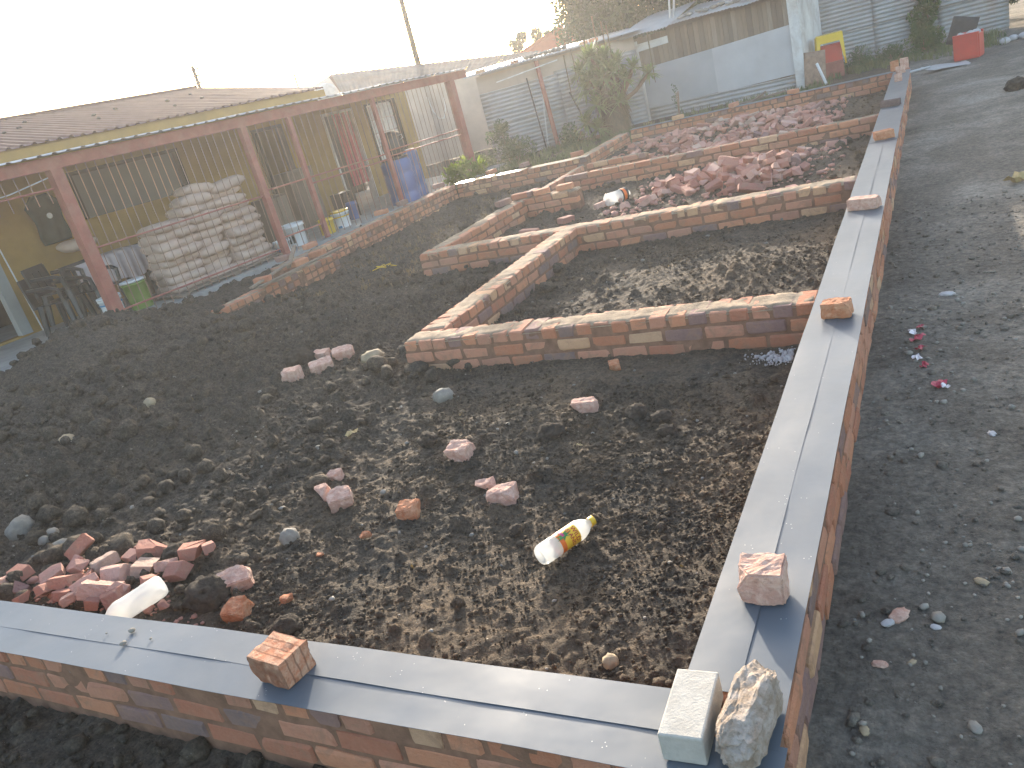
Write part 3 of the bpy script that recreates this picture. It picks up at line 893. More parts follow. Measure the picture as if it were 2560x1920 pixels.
t = MB(); t.tube([inv2 @ Vector((-10.55, 20.7, 1.65)), inv2 @ Vector((-10.5, 20.72, 0.3))], 0.03, 8); t.build('down_pipe', M['white_paint'], h2)


def pole(label, x, y, z0, z1, r, lean=(0, 0), arms=()):
    p_ = empty('utility_pole', (x, y, z0)); tag(p_, label, 'pole')
    t = MB(); t.tube([(0, 0, 0), (lean[0], lean[1], z1 - z0)], [r, r * .7], 8); t.build('shaft', M['pole'], p_)
    for k, (dz, ln) in enumerate(arms):
        t = MB(); t.tube([(-ln + lean[0], 0, z1 - z0 - dz), (ln + lean[0], 0.1, z1 - z0 - dz)], r * .35, 6); t.build('cross_arm', M['pole'], p_)
    return p_


pole('tall leaning pole standing behind the glaring roof', -16.6, 26.7, -0.3, 6.3, 0.13, (0.1, 0))
pole('pole with insulators behind the brown ribbed roof', -17.1, 16.2, -0.3, 3.85, 0.065, (0, 0), ((0.09, .12), (0.26, .10), (0.44, .09)))
pole('thin short pole above the eave of the brown roof', -15.25, 17.95, -0.3, 3.05, 0.035)
ds = empty('satellite_dish', (-15.15, 19.0, 1.98)); tag(ds, 'round satellite dish beside the gable of the low house', 'satellite dish')
prof = [(0.02 + 0.30 * k / 8, 0.10 * (k / 8) ** 2) for k in range(9)]
t = MB(); t.lathe(prof, 24, Matrix.Translation((0, 0, 0.30)) @ Matrix.Rotation(math.radians(-70), 4, Vector((1, .55, 0)).normalized())); o = t.build('dish', M['white_paint'], ds, True)
t = MB(); t.tube([(0, 0, -.2), (0, 0, .3)], 0.02, 6); t.build('mast', M['steel'], ds)
rr_ = empty('house', (-9.4, 27.5, -0.3)); tag(rr_, 'house with red tiled gable roof far behind the tree', 'house'); invr = Matrix.Translation(-rr_.location)
a, b, c_, d_ = Vector((-12.6, 26.4, 2.0)), Vector((-10.35, 27.1, 2.75)), Vector((-9.3, 27.3, 2.3)), Vector((0, 5, 0))
mb = MB(); mb.add([invr @ p for p in (a, b, b + d_, a + d_)], [(0, 1, 2, 3)]).add([invr @ p for p in (b, c_, c_ + d_, b + d_)], [(0, 1, 2, 3)]); mb.build('roof', M['red_tile'], rr_)
mb = MB(); mb.add([invr @ p for p in (Vector((a.x + .3, a.y + .2, -.3)), Vector((c_.x - .3, c_.y + .2, -.3)), c_ + Vector((-.3, .2, -.02)), b + Vector((0, .2, -.04)), a + Vector((.3, .2, -.02)))], [(0, 1, 2, 3, 4)]); mb.build('wall', M['red_tile'], rr_)

# ------------------------------------------------------------------ patched shacks along the rear
sh = empty('shack', (-7.0, 16.85, -0.3)); tag(sh, 'corrugated iron shack with bricks holding down its roof', 'shack'); invs = Matrix.Translation(-sh.location)
SA, SB = Vector((-8.68, 16.06, 0)), Vector((-5.35, 17.62, 0))
SD = (SB - SA).normalized(); SNn = Vector((SD.y, -SD.x, 0)); SL = (SB - SA).length


def corr_sheet(name, A, B, z0, z1, parent, inv, mat, pitch=0.088, amp=0.019, horiz=True, nrm=None, seg=None):
    """wall sheet with corrugations running along the wall"""
    d = (B - A).normalized(); nn = nrm if nrm is not None else Vector((d.y, -d.x, 0)); L = (B - A).length
    rows = int((z1 - z0) / (pitch / 6)); cols = 10
    vs = []; fs = []
    for i in range(rows + 1):
        z = z0 + (z1 - z0) * i / rows
        for j in range(cols + 1):
            s = L * j / cols
            w_ = amp * math.sin(2 * math.pi * (z - z0) / pitch) + 0.012 * mnoise.noise(Vector((s * 1.3, z * 1.7, A.x)))
            vs.append(inv @ (A + d * s + nn * w_ + Vector((0, 0, z + 0.008 * mnoise.noise(Vector((s * .9, 3, A.y)))))))
    for i in range(rows):
        for j in range(cols):
            q = i * (cols + 1) + j
            fs.append((q, q + 1, q + cols + 2, q + cols + 1))
    o_ = link(name, mesh_from(name, vs, fs, True), mat, parent)
    md_ = o_.modifiers.new('t', 'SOLIDIFY'); md_.thickness = 0.002
    return o_


corr_sheet('wall_sheet', SA + SNn * .012, SA + SD * SL * .5 + SNn * .012, -0.32, 0.55, sh, invs, M['zinc_rust'])
corr_sheet('wall_sheet', SA + SD * SL * .48, SB, -0.32, 0.55, sh, invs, M['zinc'])
corr_sheet('wall_sheet', SA + SNn * .03, SA + SD * SL * .5 + SNn * .03, 0.50, 1.24, sh, invs, M['zinc'])
corr_sheet('wall_sheet', SA + SD * SL * .48 + SNn * .02, SB + SNn * .02, 0.50, 1.30, sh, invs, M['zinc_rust'])
mb = MB(); vs = [invs @ p for p in (SA + Vector((0, 0, 1.2)) - SNn * .02, SB + Vector((0, 0, 1.2)) - SNn * .02, SB + Vector((0, 0, 1.60)) - SNn * .02, SA + Vector((0, 0, 1.62)) - SNn * .02)]
mb.add(vs + [p - SNn * .03 for p in vs], [(0, 1, 2, 3), (7, 6, 5, 4), (0, 4, 5, 1), (2, 6, 7, 3)]); mb.build('top_board', M['beige'], sh)


def roof_run(parent, inv, A, B, back, zf, zb, mat, n=4, pitch=0.076, amp=0.01, sag=0.01):
    for k in range(n):
        a = A.lerp(B, k / n - 0.008); b = A.lerp(B, (k + 1) / n + 0.008)
        m_ = max(12, int((b - a).length / (pitch / 6)))
        vs = []
        for r_ in range(3):
            for i in range(m_ + 1):
                p = a.lerp(b, i / m_) + back * (r_ / 2)
                z = zf + (zb - zf) * r_ / 2 + amp * math.sin(2 * math.pi * i / 6) + sag * mnoise.noise(Vector((p.x * 2, p.y, k * 3.0))) + 0.004 * (k % 2)
                vs.append(inv @ Vector((p.x, p.y, z)))
        fs = [(r_ * (m_ + 1) + i, r_ * (m_ + 1) + i + 1, (r_ + 1) * (m_ + 1) + i + 1, (r_ + 1) * (m_ + 1) + i) for r_ in range(2) for i in range(m_)]
        o_ = link('roof_sheet', mesh_from('roof_sheet', vs, fs, True), mat, parent)
        md_ = o_.modifiers.new('t', 'SOLIDIFY'); md_.thickness = 0.002


roof_run(sh, invs, SA + SNn * .28 - SD * .25, SB + SNn * .28 + SD * .15, -SNn * 2.6, 1.66, 1.80, M['zinc'], 5)
mb = MB(); vs = [SA - SNn * 2.2, SB - SNn * 2.2]
mb.add([invs @ p for p in (vs[0] + Vector((0, 0, -.3)), vs[1] + Vector((0, 0, -.3)), vs[1] + Vector((0, 0, 1.74)), vs[0] + Vector((0, 0, 1.74)))], [(0, 1, 2, 3)])
mb.build('rear_wall', M['zinc_rust'], sh)
mb = MB(); mb.tube([invs @ (SA + SD * 1.43 + SNn * .14 + Vector((0, 0, 1.62))), invs @ (SA + SD * 1.50 + SNn * .2 + Vector((0, 0, -.4)))], 0.055, 8); mb.build('post', M['maroon'], sh)
mb = MB(); mb.tube([invs @ (SA + SD * .45 + SNn * .2 + Vector((0, 0, 1.40))), invs @ (SA + SD * 1.9 + SNn * .22 + Vector((0, 0, 1.52)))], 0.016, 6); mb.build('rafter', M['white_paint'], sh)


def loose(name, label, cat, group, me, loc, rot=(0, 0, 0), scale=(1, 1, 1), mat=None):
    return tag(link(name, me, mat, None, loc, rot, scale), label, cat, group)


for k, (s, dz, lab) in enumerate(((0.15, .0, 'brick at the low end of the corrugated shack roof'), (0.95, .0, 'second brick along the edge of the corrugated shack roof'), (2.55, .0, 'third brick along the edge of the corrugated shack roof'), (2.78, 0, 'last brick along the edge of the corrugated shack roof'))):
    p_ = SA + SD * s + SNn * .12
    loose('brick', lab, 'brick', 'bricks holding down the shack roof', BRICKS[k], (p_.x, p_.y, 1.72), (0, 0, .5 + k))
for k in range(9):
    p_ = SA + SD * (1.25 + .11 * k) - SNn * rnd.uniform(.1, .5)
    v0, f0 = ico(1); rs = np.random.RandomState(400 + k); vv = v0 * (1 + rs.uniform(-.25, .25, (len(v0), 1))) * np.array([.1, .08, .05])
    loose('stone', ORD[k] + ' stone from the left in the row weighing down the corrugated shack roof', 'stone', 'stones on the corrugated shack roof', mesh_from('stone', vv, f0), (p_.x, p_.y, 1.745), (0, 0, k), mat=M['stone'])
for lab, s0, s1, zt, mat, r_ in (('thin dark pole leaning on the corrugated wall', 1.14, 1.22, 1.32, M['pole'], .017), ('thin pale pipe beside the red post of the shack', 1.4, 1.25, .9, M['steel'], .014), ('short dark stick leaning behind the spiky tree', 2.02, 2.35, .78, M['pole'], .02)):
    a = SA + SD * s0 + SNn * .10; b = SA + SD * s1 + SNn * .32
    t = MB(); t.tube([a + Vector((0, 0, zt)), b + Vector((0, 0, -.34))], r_, 6); tag(t.build('pole', mat), lab, 'pole')

# the board-clad shack
bs = empty('shack', (-3.6, 17.65, -0.3)); tag(bs, 'shack clad in old planks and grey boards under a rough tin roof', 'shack'); invb = Matrix.Translation(-bs.location)
BA, BB = Vector((-5.4, 17.8, 0)), Vector((-1.85, 17.5, 0)); BD = (BB - BA).normalized(); BN = Vector((BD.y, -BD.x, 0)); BLn = (BB - BA).length


def bboard(name, s0, s1, z00, z01, z10, z11, off, th, mat, parent=None):
    """board on the shack front; z at its left (z00..z01) and right (z10..z11) end"""
    vs = [BA + BD * s0 + BN * off + Vector((0, 0, z00)), BA + BD * s1 + BN * off + Vector((0, 0, z10)), BA + BD * s1 + BN * off + Vector((0, 0, z11)), BA + BD * s0 + BN * off + Vector((0, 0, z01))]
    vs = [invb @ p for p in vs]; vs += [p + BN * th for p in vs]
    t_ = MB(); t_.add(vs, [(0, 1, 2, 3), (7, 6, 5, 4), (0, 4, 5, 1), (1, 5, 6, 2), (2, 6, 7, 3), (3, 7, 4, 0)])
    return t_.build(name, mat, parent or bs)


s = 0.0
while s < BLn - .05:
    wd = rnd.uniform(.07, .13); bboard('plank', s, min(s + wd - .006, BLn), -.3, 1.52 + rnd.uniform(-.02, .02), -.3, 1.52, rnd.uniform(-.012, .012), .02, M['plank']); s += wd
M['fibre_light'] = mat_plain('pale_fibre_board', (0.47, 0.455, 0.455), 0.5, 0.12, 1.5, 0.1, 20, spec=0.4, dirt=(0.46, 0.43, 0.42), dirt_amt=0.5)
bboard('grey_board', 0.0, 1.75, -.06, .84, -.02, .90, .035, .006, M['fibre'])
bboard('grey_board', 1.73, 3.44, -.04, .90, .0, .98, .043, .006, M['fibre_light'])
corr_sheet('skirting_sheet', BA + BN * .05, BB - BD * .1 + BN * .05, -.33, -.03, bs, invb, M['zinc'])
for s0, z1, mt in ((-.12, 1.45, 'white_paint'), (3.40, 1.9, 'white_paint')):
    bboard('corner_board', s0, s0 + .2, -.34, z1, -.34, z1, .06, .03, M[mt])
bboard('lintel_board', .05, .8, 1.22, 1.38, 1.25, 1.40, .05, .02, M['white_paint'])
roof_run(bs, invb, BA + BN * .30 + BD * .9, BB + BN * .30 + BD * .2, -BN * 2.4, 1.60, 1.86, M['zinc_rust'], 4, sag=.03)
roof_run(bs, invb, BA + BN * .42 - BD * .25, BA + BN * .42 + BD * .95, -BN * 2.2, 1.58, 1.95, M['zinc'], 1, sag=.04)
mb = MB(); mb.add([invb @ p for p in (BA - BN * 2.1 + Vector((0, 0, -.3)), BB - BN * 2.1 + Vector((0, 0, -.3)), BB - BN * 2.1 + Vector((0, 0, 1.7)), BA - BN * 2.1 + Vector((0, 0, 1.7)))], [(0, 1, 2, 3)]); mb.build('rear_wall', M['plank'], bs)
mb = MB(); e0 = BB + BD * .02; mb.add([invb @ p for p in (e0 + Vector((0, 0, -.3)), e0 - BN * 2.1 + Vector((0, 0, -.3)), e0 - BN * 2.1 + Vector((0, 0, 1.75)), e0 + Vector((0, 0, 1.55)))], [(0, 1, 2, 3)]); mb.build('side_wall', M['white_paint'], bs)
for k, (a, b) in enumerate((((-4.35, 17.2, 1.72), (-4.22, 17.2, 2.8)), ((-4.28, 17.22, 1.72), (-4.05, 17.22, 2.8)))):
    t = MB(); t.tube([a, b], .022, 6); tag(t.build('pole', M['steel']), ('left' if k == 0 else 'right') + ' one of two thin masts rising from the tin roof peak', 'pole')
for k in range(16):
    p_ = BA + BD * (1.2 + .16 * k) - BN * rnd.uniform(-.05, .3)
    v0, f0 = ico(1); rs = np.random.RandomState(430 + k); vv = v0 * (1 + rs.uniform(-.3, .3, (len(v0), 1))) * np.array([.12, .09, .045])
    loose('stone', ORD[k] + ' stone from the left in the pale row on the plank shack roof', 'stone', 'stones on the plank shack roof', mesh_from('stone', vv, f0), (p_.x, p_.y, 1.69 + .02 * (k % 3)), (0, 0, k), mat=M['grit'])

# corrugated fence on the right
fn = empty('fence', (0, 20.2, -0.3)); tag(fn, 'fence of weathered corrugated sheets behind the vine', 'fence'); invn = Matrix.Translation(-fn.location)
FA, FB = Vector((-1.9, 19.86, 0)), Vector((1.95, 20.68, 0))
for k in range(3):
    a = FA.lerp(FB, k / 3); b = FA.lerp(FB, (k + 1) / 3 + .02)
    fo = Vector((.2, -1, 0)).normalized() * (.012 * k)
    corr_sheet('sheet', a + fo, b + fo, -.38, .52, fn, invn, M['zinc_rust' if k != 1 else 'zinc'])
    corr_sheet('sheet', a + fo * 2 + Vector((0, -.02, 0)), b + fo * 2 + Vector((0, -.02, 0)), .46, 1.75, fn, invn, M['zinc' if k != 1 else 'zinc_rust'])
# ------------------------------------------------------------------ things on the verandah
M['sack'] = mat_plain('woven_sack', (0.56, 0.41, 0.335), 0.8, 0.1, 4, 0.25, 90, spec=0.25, dirt=(0.42, 0.35, 0.28), dirt_amt=0.5)
M['black_plastic'] = mat_plain('black_plastic', (0.028, 0.032, 0.034), 0.4, 0.2, 6, spec=0.5)
M['white_plastic'] = mat_plain('white_plastic', (0.74, 0.75, 0.75), 0.4, 0.05, 3, spec=0.5, dirt=(0.5, 0.46, 0.4), dirt_amt=0.3)
M['green_plastic'] = mat_plain('green_plastic', (0.17, 0.25, 0.05), 0.45, 0.12, 3, spec=0.5)
M['blue_plastic'] = mat_plain('blue_plastic', (0.075, 0.125, 0.29), 0.4, 0.1, 3, spec=0.5)
M['yellow_plastic'] = mat_plain('yellow_plastic', (0.72, 0.47, 0.02), 0.4, 0.08, 3, spec=0.5)
M['red_plastic'] = mat_plain('red_plastic', (0.55, 0.055, 0.035), 0.45, 0.12, 3, spec=0.5, dirt=(0.35, 0.1, 0.07), dirt_amt=0.4)
M['blue_print'] = mat_plain('blue_print', (0.05, 0.22, 0.42), 0.5, 0.1, 3)
M['black_print'] = mat_plain('black_print', (0.03, 0.03, 0.03), 0.5, 0.1, 3)
M['pale_cloth'] = mat_plain('pale_cloth', (0.58, 0.50, 0.50), 0.9, 0.12, 5, 0.3, 40, spec=0.15)
M['green_cloth'] = mat_plain('dark_green_cloth', (0.022, 0.042, 0.034), 0.9, 0.3, 6, 0.4, 30, spec=0.15)


def sack_mesh(seed, lx=0.56, ly=0.36, lz=0.165):
    r = np.random.RandomState(seed)
    n, m_ = 14, 9
    vs = []; fs = []
    for i in range(n + 1):
        u = -1 + 2 * i / n
        end = 1 - abs(u) ** 7
        for j in range(m_ * 2):
            a = 2 * math.pi * j / (m_ * 2)
            ca, sa = math.cos(a), math.sin(a)
            y = math.copysign(abs(ca) ** 0.55, ca) * ly / 2 * (0.86 + .14 * end)
            z = math.copysign(abs(sa) ** 0.75, sa) * lz / 2 * (0.42 + .58 * max(0.0, 1 - abs(u) ** 4))
            d = mnoise.noise(Vector((u * 2.2 + seed, y * 9, z * 14)))
            vs.append((u * lx / 2 * (1 + .02 * d), y * (1 + .06 * d), z * (1 + .15 * d) - 0.012 * (1 - u * u) * (seed % 3 - 1)))
    k = m_ * 2
    for i in range(n):
        for j in range(k):
            fs.append((i * k + j, i * k + (j + 1) % k, (i + 1) * k + (j + 1) % k, (i + 1) * k + j))
    fs.append(tuple(range(k - 1, -1, -1))); fs.append(tuple(range(n * k, n * k + k)))
    me = mesh_from('sack', vs, fs, True); me.materials.append(M['sack'])
    return me


SACKS = [sack_mesh(i) for i in range(5)]


def sack(s, off, z, turn, k, lab, tilt=0.0):
    p_ = V(s, off, z + DROP * s)
    loose('sack', lab, 'sack', 'full sacks stacked behind the burglar grille', SACKS[k % 5], p_, (rnd.uniform(-.05, .05), rnd.uniform(-.05, .05) + tilt, VROT + turn + rnd.uniform(-.16, .16)), (rnd.uniform(.82, 1.15), rnd.uniform(.9, 1.15), rnd.uniform(.92, 1.12)))


k = 0
for layer in range(10):
    z = -0.115 + layer * 0.125
    cols = [(1.42, 'left'), (2.02, 'middle'), (2.62, 'right')]
    if layer >= 8: cols = [(2.0, 'upper left'), (2.55, 'upper right')]
    for s_, nm in cols:
        off = -0.52 + rnd.uniform(-.12, .10)
        cross = (layer + k) % 3 == 0
        if cross:
            sack(s_ - .13, off, z, R90, k, 'end-on sack left of its pair, ' + nm + ' column, ' + ORD[layer] + ' layer up the sack stack'); k += 1
            sack(s_ + .17, off - .02, z, R90, k, 'end-on sack right of its pair, ' + nm + ' column, ' + ORD[layer] + ' layer up the sack stack'); k += 1
        else:
            sack(s_ + rnd.uniform(-.03, .03), off, z, 0, k, 'pale lengthwise sack in the ' + nm + ' column, ' + ORD[layer] + ' layer up the sack stack'); k += 1
sack(2.15, -.5, 1.14, .1, 3, 'pale sack lying on the very top of the stack', .12)
sack(2.65, -.45, 1.10, -.1, 1, 'pale sack slumped over the far end of the stack top', -.1)
mb = MB()
for q in range(7): mb.box(-1.05, 1.05, -.45 + q * .14, -.35 + q * .14, .10, .12)
pl = empty('pallet', V(2.0, -.5, -.225 - .04), VROT)
for q in range(7): MB().box(-1.05, 1.05, -.47 + q * .14, -.37 + q * .14, .055, .07).build('board', M['plank'], pl)
for q in range(3): MB().box(-1.0 + q * .95, -.9 + q * .95, -.47, .47, .0, .054).build('bearer', M['plank'], pl)
tag(pl, 'wooden pallet under the stack of sacks', 'pallet')
pl.location = V(2.0, -.5, -.224 - .02)


def bucket(label, s, off, z, r, h, mat, band=None, lid=None, prints=(), handle=True, group='buckets on the verandah'):
    b = empty('bucket', V(s, off, z + DROP * s), VROT - R90); tag(b, label, 'bucket', group)
    t_ = MB(); t_.lathe([(r * .86, 0), (r * .9, h * .3), (r * .97, h * .86), (r * 1.05, h * .87), (r * 1.05, h * .92), (r * .99, h * .93), (r * 1.03, h), (r * .97, h), (r * .85, h * .05)], 24, None, False)
    t_.build('body', mat, b, True)
    if lid: 
        t_ = MB(); t_.lathe([(0.001, h * .985), (r * 1.02, h * .985), (r * 1.07, h * .95), (r * 1.07, h * 1.02), (r * .9, h * 1.03), (0.001, h * 1.03)], 24, None, False); t_.build('lid', lid, b, True)
    if band:
        t_ = MB(); t_.lathe([(r * .985, h * .72), (r * .993, h * .78)], 24, None, False); t_.build('printed_band', band, b, True)
    for (a0, a1, z0, z1, pm) in prints:
        t_ = MB(); n_ = 6; vs_ = []
        for q in range(n_ + 1):
            a_ = a0 + (a1 - a0) * q / n_
            for zz in (z0, z1):
                rr2 = r * (.86 + .11 * zz / .86) + .004
                vs_.append((rr2 * math.cos(a_), rr2 * math.sin(a_), h * zz))
        t_.add(vs_, [(2 * q, 2 * q + 2, 2 * q + 3, 2 * q + 1) for q in range(n_)]); t_.build('print', pm, b)
    if handle:
        t_ = MB(); t_.tube([(r * 1.04 * math.cos(a_), -.02 - r * .9 * math.sin(a_) * .5, h * .9 - r * .9 * math.sin(a_)) for a_ in [math.pi * q / 10 for q in range(11)]], .003, 5); t_.build('handle', M['black_plastic'], b)
    return b


VIEW_A = -math.pi / 2 + .6
bucket('white lidded bucket with blue print behind the nearest red post', 0.12, -.28, -.222, .15, .36, M['white_plastic'], M['blue_print'], M['white_plastic'], ((-1.6, -1.1, .15, .5, M['blue_print']), (-.6, -.2, .3, .55, M['blue_print'])))
bucket('square green bin behind the white bucket', 0.72, -.62, -.222, .17, .42, M['green_plastic'], None, M['white_plastic'], (), False)
bucket('white bucket with black printed blocks behind the grille', 3.62, -.42, -.222, .19, .44, M['white_plastic'], None, None, ((-2.0, -1.7, .3, .55, M['black_print']), (-1.55, -1.2, .3, .58, M['black_print']), (-1.05, -.75, .3, .62, M['black_print'])))
bucket('small white bucket with dark scribble beside the red post', 3.20, -.3, -.222, .14, .26, M['white_plastic'], None, None, ((-1.7, -1.2, .2, .6, M['blue_print']),))
bucket('yellow bucket behind the thin post', 4.25, -.3, -.222, .14, .34, M['yellow_plastic'], None, None)
bucket('white bucket with yellow rim and dangling blue strap', 4.68, -.36, -.222, .16, .38, M['white_plastic'], M['yellow_plastic'], M['yellow_plastic'], ((-1.4, -.9, .1, .35, M['blue_print']),))
bucket('small blue can farther along the verandah', 5.35, -.7, -.222, .10, .42, M['blue_plastic'], None, None, (), False)

dr = empty('drum', V(6.35, -.25, -.24 - .11), 0); tag(dr, 'blue plastic drum with a dark round pot on it', 'drum')
t = MB(); t.lathe([(.001, 0), (.25, 0), (.29, .05), (.29, .26), (.275, .29), (.275, .33), (.29, .36), (.29, .62), (.275, .65), (.275, .69), (.29, .72), (.29, .86), (.25, .93), (.235, .96), (.2, .95), (.001, .95)], 32, None, False); t.build('body', M['blue_plastic'], dr, True)
t = MB(); t.lathe([(.255, .94), (.262, .93), (.262, .97), (.25, .97)], 32, None, False); t.build('rim', M['black_plastic'], dr, True)
dr2 = empty('drum', V(6.82, -.42, -.24 - .11), 0); tag(dr2, 'second blue drum partly hidden behind the first', 'drum')
t = MB(); t.lathe([(.001, 0), (.25, 0), (.28, .05), (.28, .3), (.265, .33), (.28, .36), (.28, .7), (.265, .73), (.28, .76), (.28, .96), (.23, 1.02), (.001, 1.02)], 28, None, False); t.build('body', M['blue_plastic'], dr2, True)
pt = empty('pot', V(6.42, -.25, .60)); tag(pt, 'large dark round cooking pot standing on the blue drum', 'pot')
t = MB(); t.lathe([(.001, 0), (.12, .0), (.19, .08), (.215, .2), (.2, .33), (.17, .40), (.195, .42), (.16, .45), (.08, .485), (.001, .49)], 24, None, False); t.build('body', M['black_plastic'], pt, True)
for sgn in (-1, 1):
    t = MB(); t.tube([(sgn * .18, 0, .38), (sgn * .26, 0, .39), (sgn * .27, 0, .33), (sgn * .2, 0, .3)], .008, 6); t.build('handle', M['steel'], pt)


def plastic_chair(label, s, off, rz, z=-.225):
    c = empty('plastic_chair', V(s, off, z), rz); tag(c, label, 'chair', 'black plastic chairs on the verandah')
    vs_, fs_ = strip_grid(.44, -.22, .22, 8, 8, lambda x, y, i, j: .43 - .02 * math.sin(math.pi * i / 8) * math.sin(math.pi * j / 8)); vs_ = [(x - .2, y, zz) for x, y, zz in vs_]
    o_ = link('seat', mesh_from('seat', vs_, fs_, True), M['black_plastic'], c); md_ = o_.modifiers.new('t', 'SOLIDIFY'); md_.thickness = .02
    bb = MB()
    for q in range(3): bb.box(-.235, -.215, -.2 + q * .142, -.085 + q * .142, .50, .78)
    bb.box(-.245, -.215, -.22, .22, .78, .86); bb.box(-.235, -.205, -.22, .22, .42, .50); bb.box(-.24, -.21, -.235, -.2, .42, .84); bb.box(-.24, -.21, .2, .235, .42, .84)
    bb.build('backrest', M['black_plastic'], c, rot=(0, -.12, 0))
    for sx in (-1, 1):
        for sy in (-1, 1):
            t_ = MB(); t_.tube([(sx * .19, sy * .19, .42), (sx * .24, sy * .235, 0)], [.05, .035], 6); t_.build('leg', M['black_plastic'], c)
    for sy in (-1, 1):
        t_ = MB(); t_.tube([(-.25, sy * .23, .66), (.1, sy * .25, .64), (.2, sy * .24, .6), (.2, sy * .22, .42)], .03, 6); t_.build('armrest', M['black_plastic'], c)
    return c


plastic_chair('black plastic chair nearest the open door of the ochre house', .02, -1.35, VROT - R90 + .5)
plastic_chair('black plastic chair stacked into the first one', .10, -1.28, VROT - R90 + .5, -.10)
plastic_chair('black plastic chair beside the white bucket', .50, -1.15, VROT - R90 + .2)

tb = empty('table', V(1.0, -1.75, -.225), VROT); tag(tb, 'table covered with a pale hanging cloth by the ochre wall', 'table')
MB().box(-.55, .5, -.3, .3, .74, .77).build('table_top', M['plank'], tb)
for sx in (-.5, .45):
    for sy in (-.26, .26): MB().box(sx - .025, sx + .025, sy - .025, sy + .025, 0, .74).build('leg', M['plank'], tb)
vs_ = []; fs_ = []
for i in range(41):
    x = -.58 + 1.1 * i / 40
    for j, (y, z) in enumerate(((.28, .78), (-.1, .785), (-.31, .78), (-.335, .72), (-.345, .52), (-.35, .36))):
        w_ = .014 * math.sin(i * 1.1) * (j >= 3) * (j - 2)
        vs_.append((x, y - w_, z + (.03 * math.sin(i * .35) if j == 5 else 0)))
for i in range(40):
    for j in range(5): fs_.append((i * 6 + j, i * 6 + 6 + j, i * 6 + 7 + j, i * 6 + 1 + j))
tc = link('tablecloth', mesh_from('tablecloth', vs_, fs_, True), M['pale_cloth'], None, tb.location, (0, 0, VROT)); tag(tc, 'pale pinkish cloth draped over the verandah table', 'cloth')
sack(.78, -1.75, .84, 0, 2, 'pale bundle lying on the cloth-covered table')

jk = empty('jacket', V(.78, WALL_OFF + .06, 1.0)); tag(jk, 'dark green jacket hanging on the ochre wall', 'jacket')
vs_ = []; fs_ = []
for i in range(13):
    for j in range(15):
        u = -1 + 2 * i / 12; vv = j / 14
        wd = .26 * (0.45 + .55 * min(1, vv * 5)) * (1 - .18 * vv) + .02 * math.sin(vv * 9)
        p_ = VU * (u * wd) + VN * (.06 * (1 - u * u) + .012 * math.sin(u * 7 + vv * 3)) + Vector((0, 0, .62 - .72 * vv))
        vs_.append(p_)
for i in range(12):
    for j in range(14): fs_.append((i * 15 + j, i * 15 + 15 + j, i * 15 + 16 + j, i * 15 + 1 + j))
o = link('cloth', mesh_from('cloth', vs_, fs_, True), M['green_cloth'], jk); md = o.modifiers.new('t', 'SOLIDIFY'); md.thickness = .01
t = MB(); t.lathe([(.001, 0), (.04, .004), (.044, .01), (.001, .012)], 16, Matrix.Translation(VN * .075 + Vector((0, 0, .3))) @ Matrix.Rotation(R90, 4, VU), False); t.build('badge', M['white_plastic'], jk)
t = MB(); t.tube([V(-.05, WALL_OFF + .05, 1.05), V(-.02, WALL_OFF + .12, -.22)], .012, 6); tag(t.build('pipe', M['white_paint']), 'thin white pipe leaning beside the open door', 'pipe')
t = MB(); t.tube([V(-1.9, -.05, 1.72), V(-1.2, -.05, 1.66), V(-.6, -.05, 1.68), V(-.08, -.05, 1.76)], .008, 5); tag(t.build('rope', M['white_paint']), 'sagging cord strung from the nearest verandah post', 'rope')
t = MB(); t.tube([V(7.55, -.05, 1.5), V(7.62, -.05, 1.2), V(7.75, -.05, 1.05), V(7.9, -.05, 1.03), V(8.02, -.05, 1.2), V(8.06, -.05, 1.4)], .012, 6); tag(t.build('cable', M['white_paint']), 'pale cable hanging in a loop from the grille', 'cable')
for q, (s_, o_, zz, sz, mt) in enumerate(((4.3, -1.6, .0, (.5, .4, .8), 'plank'), (5.3, -1.9, .0, (.6, .45, 1.1), 'plank'), (5.5, -1.0, .0, (.35, .3, .5), 'dark'))):
    cb = empty('cupboard', V(s_, o_, -.225), VROT); tag(cb, ('low brown cupboard behind the buckets', 'tall brown cupboard against the ochre wall', 'small dark box on the verandah floor')[q], ('cupboard', 'cupboard', 'box')[q])
    MB().box(-sz[0] / 2, sz[0] / 2, -sz[1] / 2, sz[1] / 2, 0, sz[2]).build('carcass', M[mt], cb)
    for sg in (0, 1): MB().box(-sz[0] / 2 + .02 + sg * (sz[0] / 2 - .01), -.01 + sg * (sz[0] / 2 - .01), -sz[1] / 2 - .015, -sz[1] / 2 - .001, .06, sz[2] - .04).build('door', M[mt], cb)

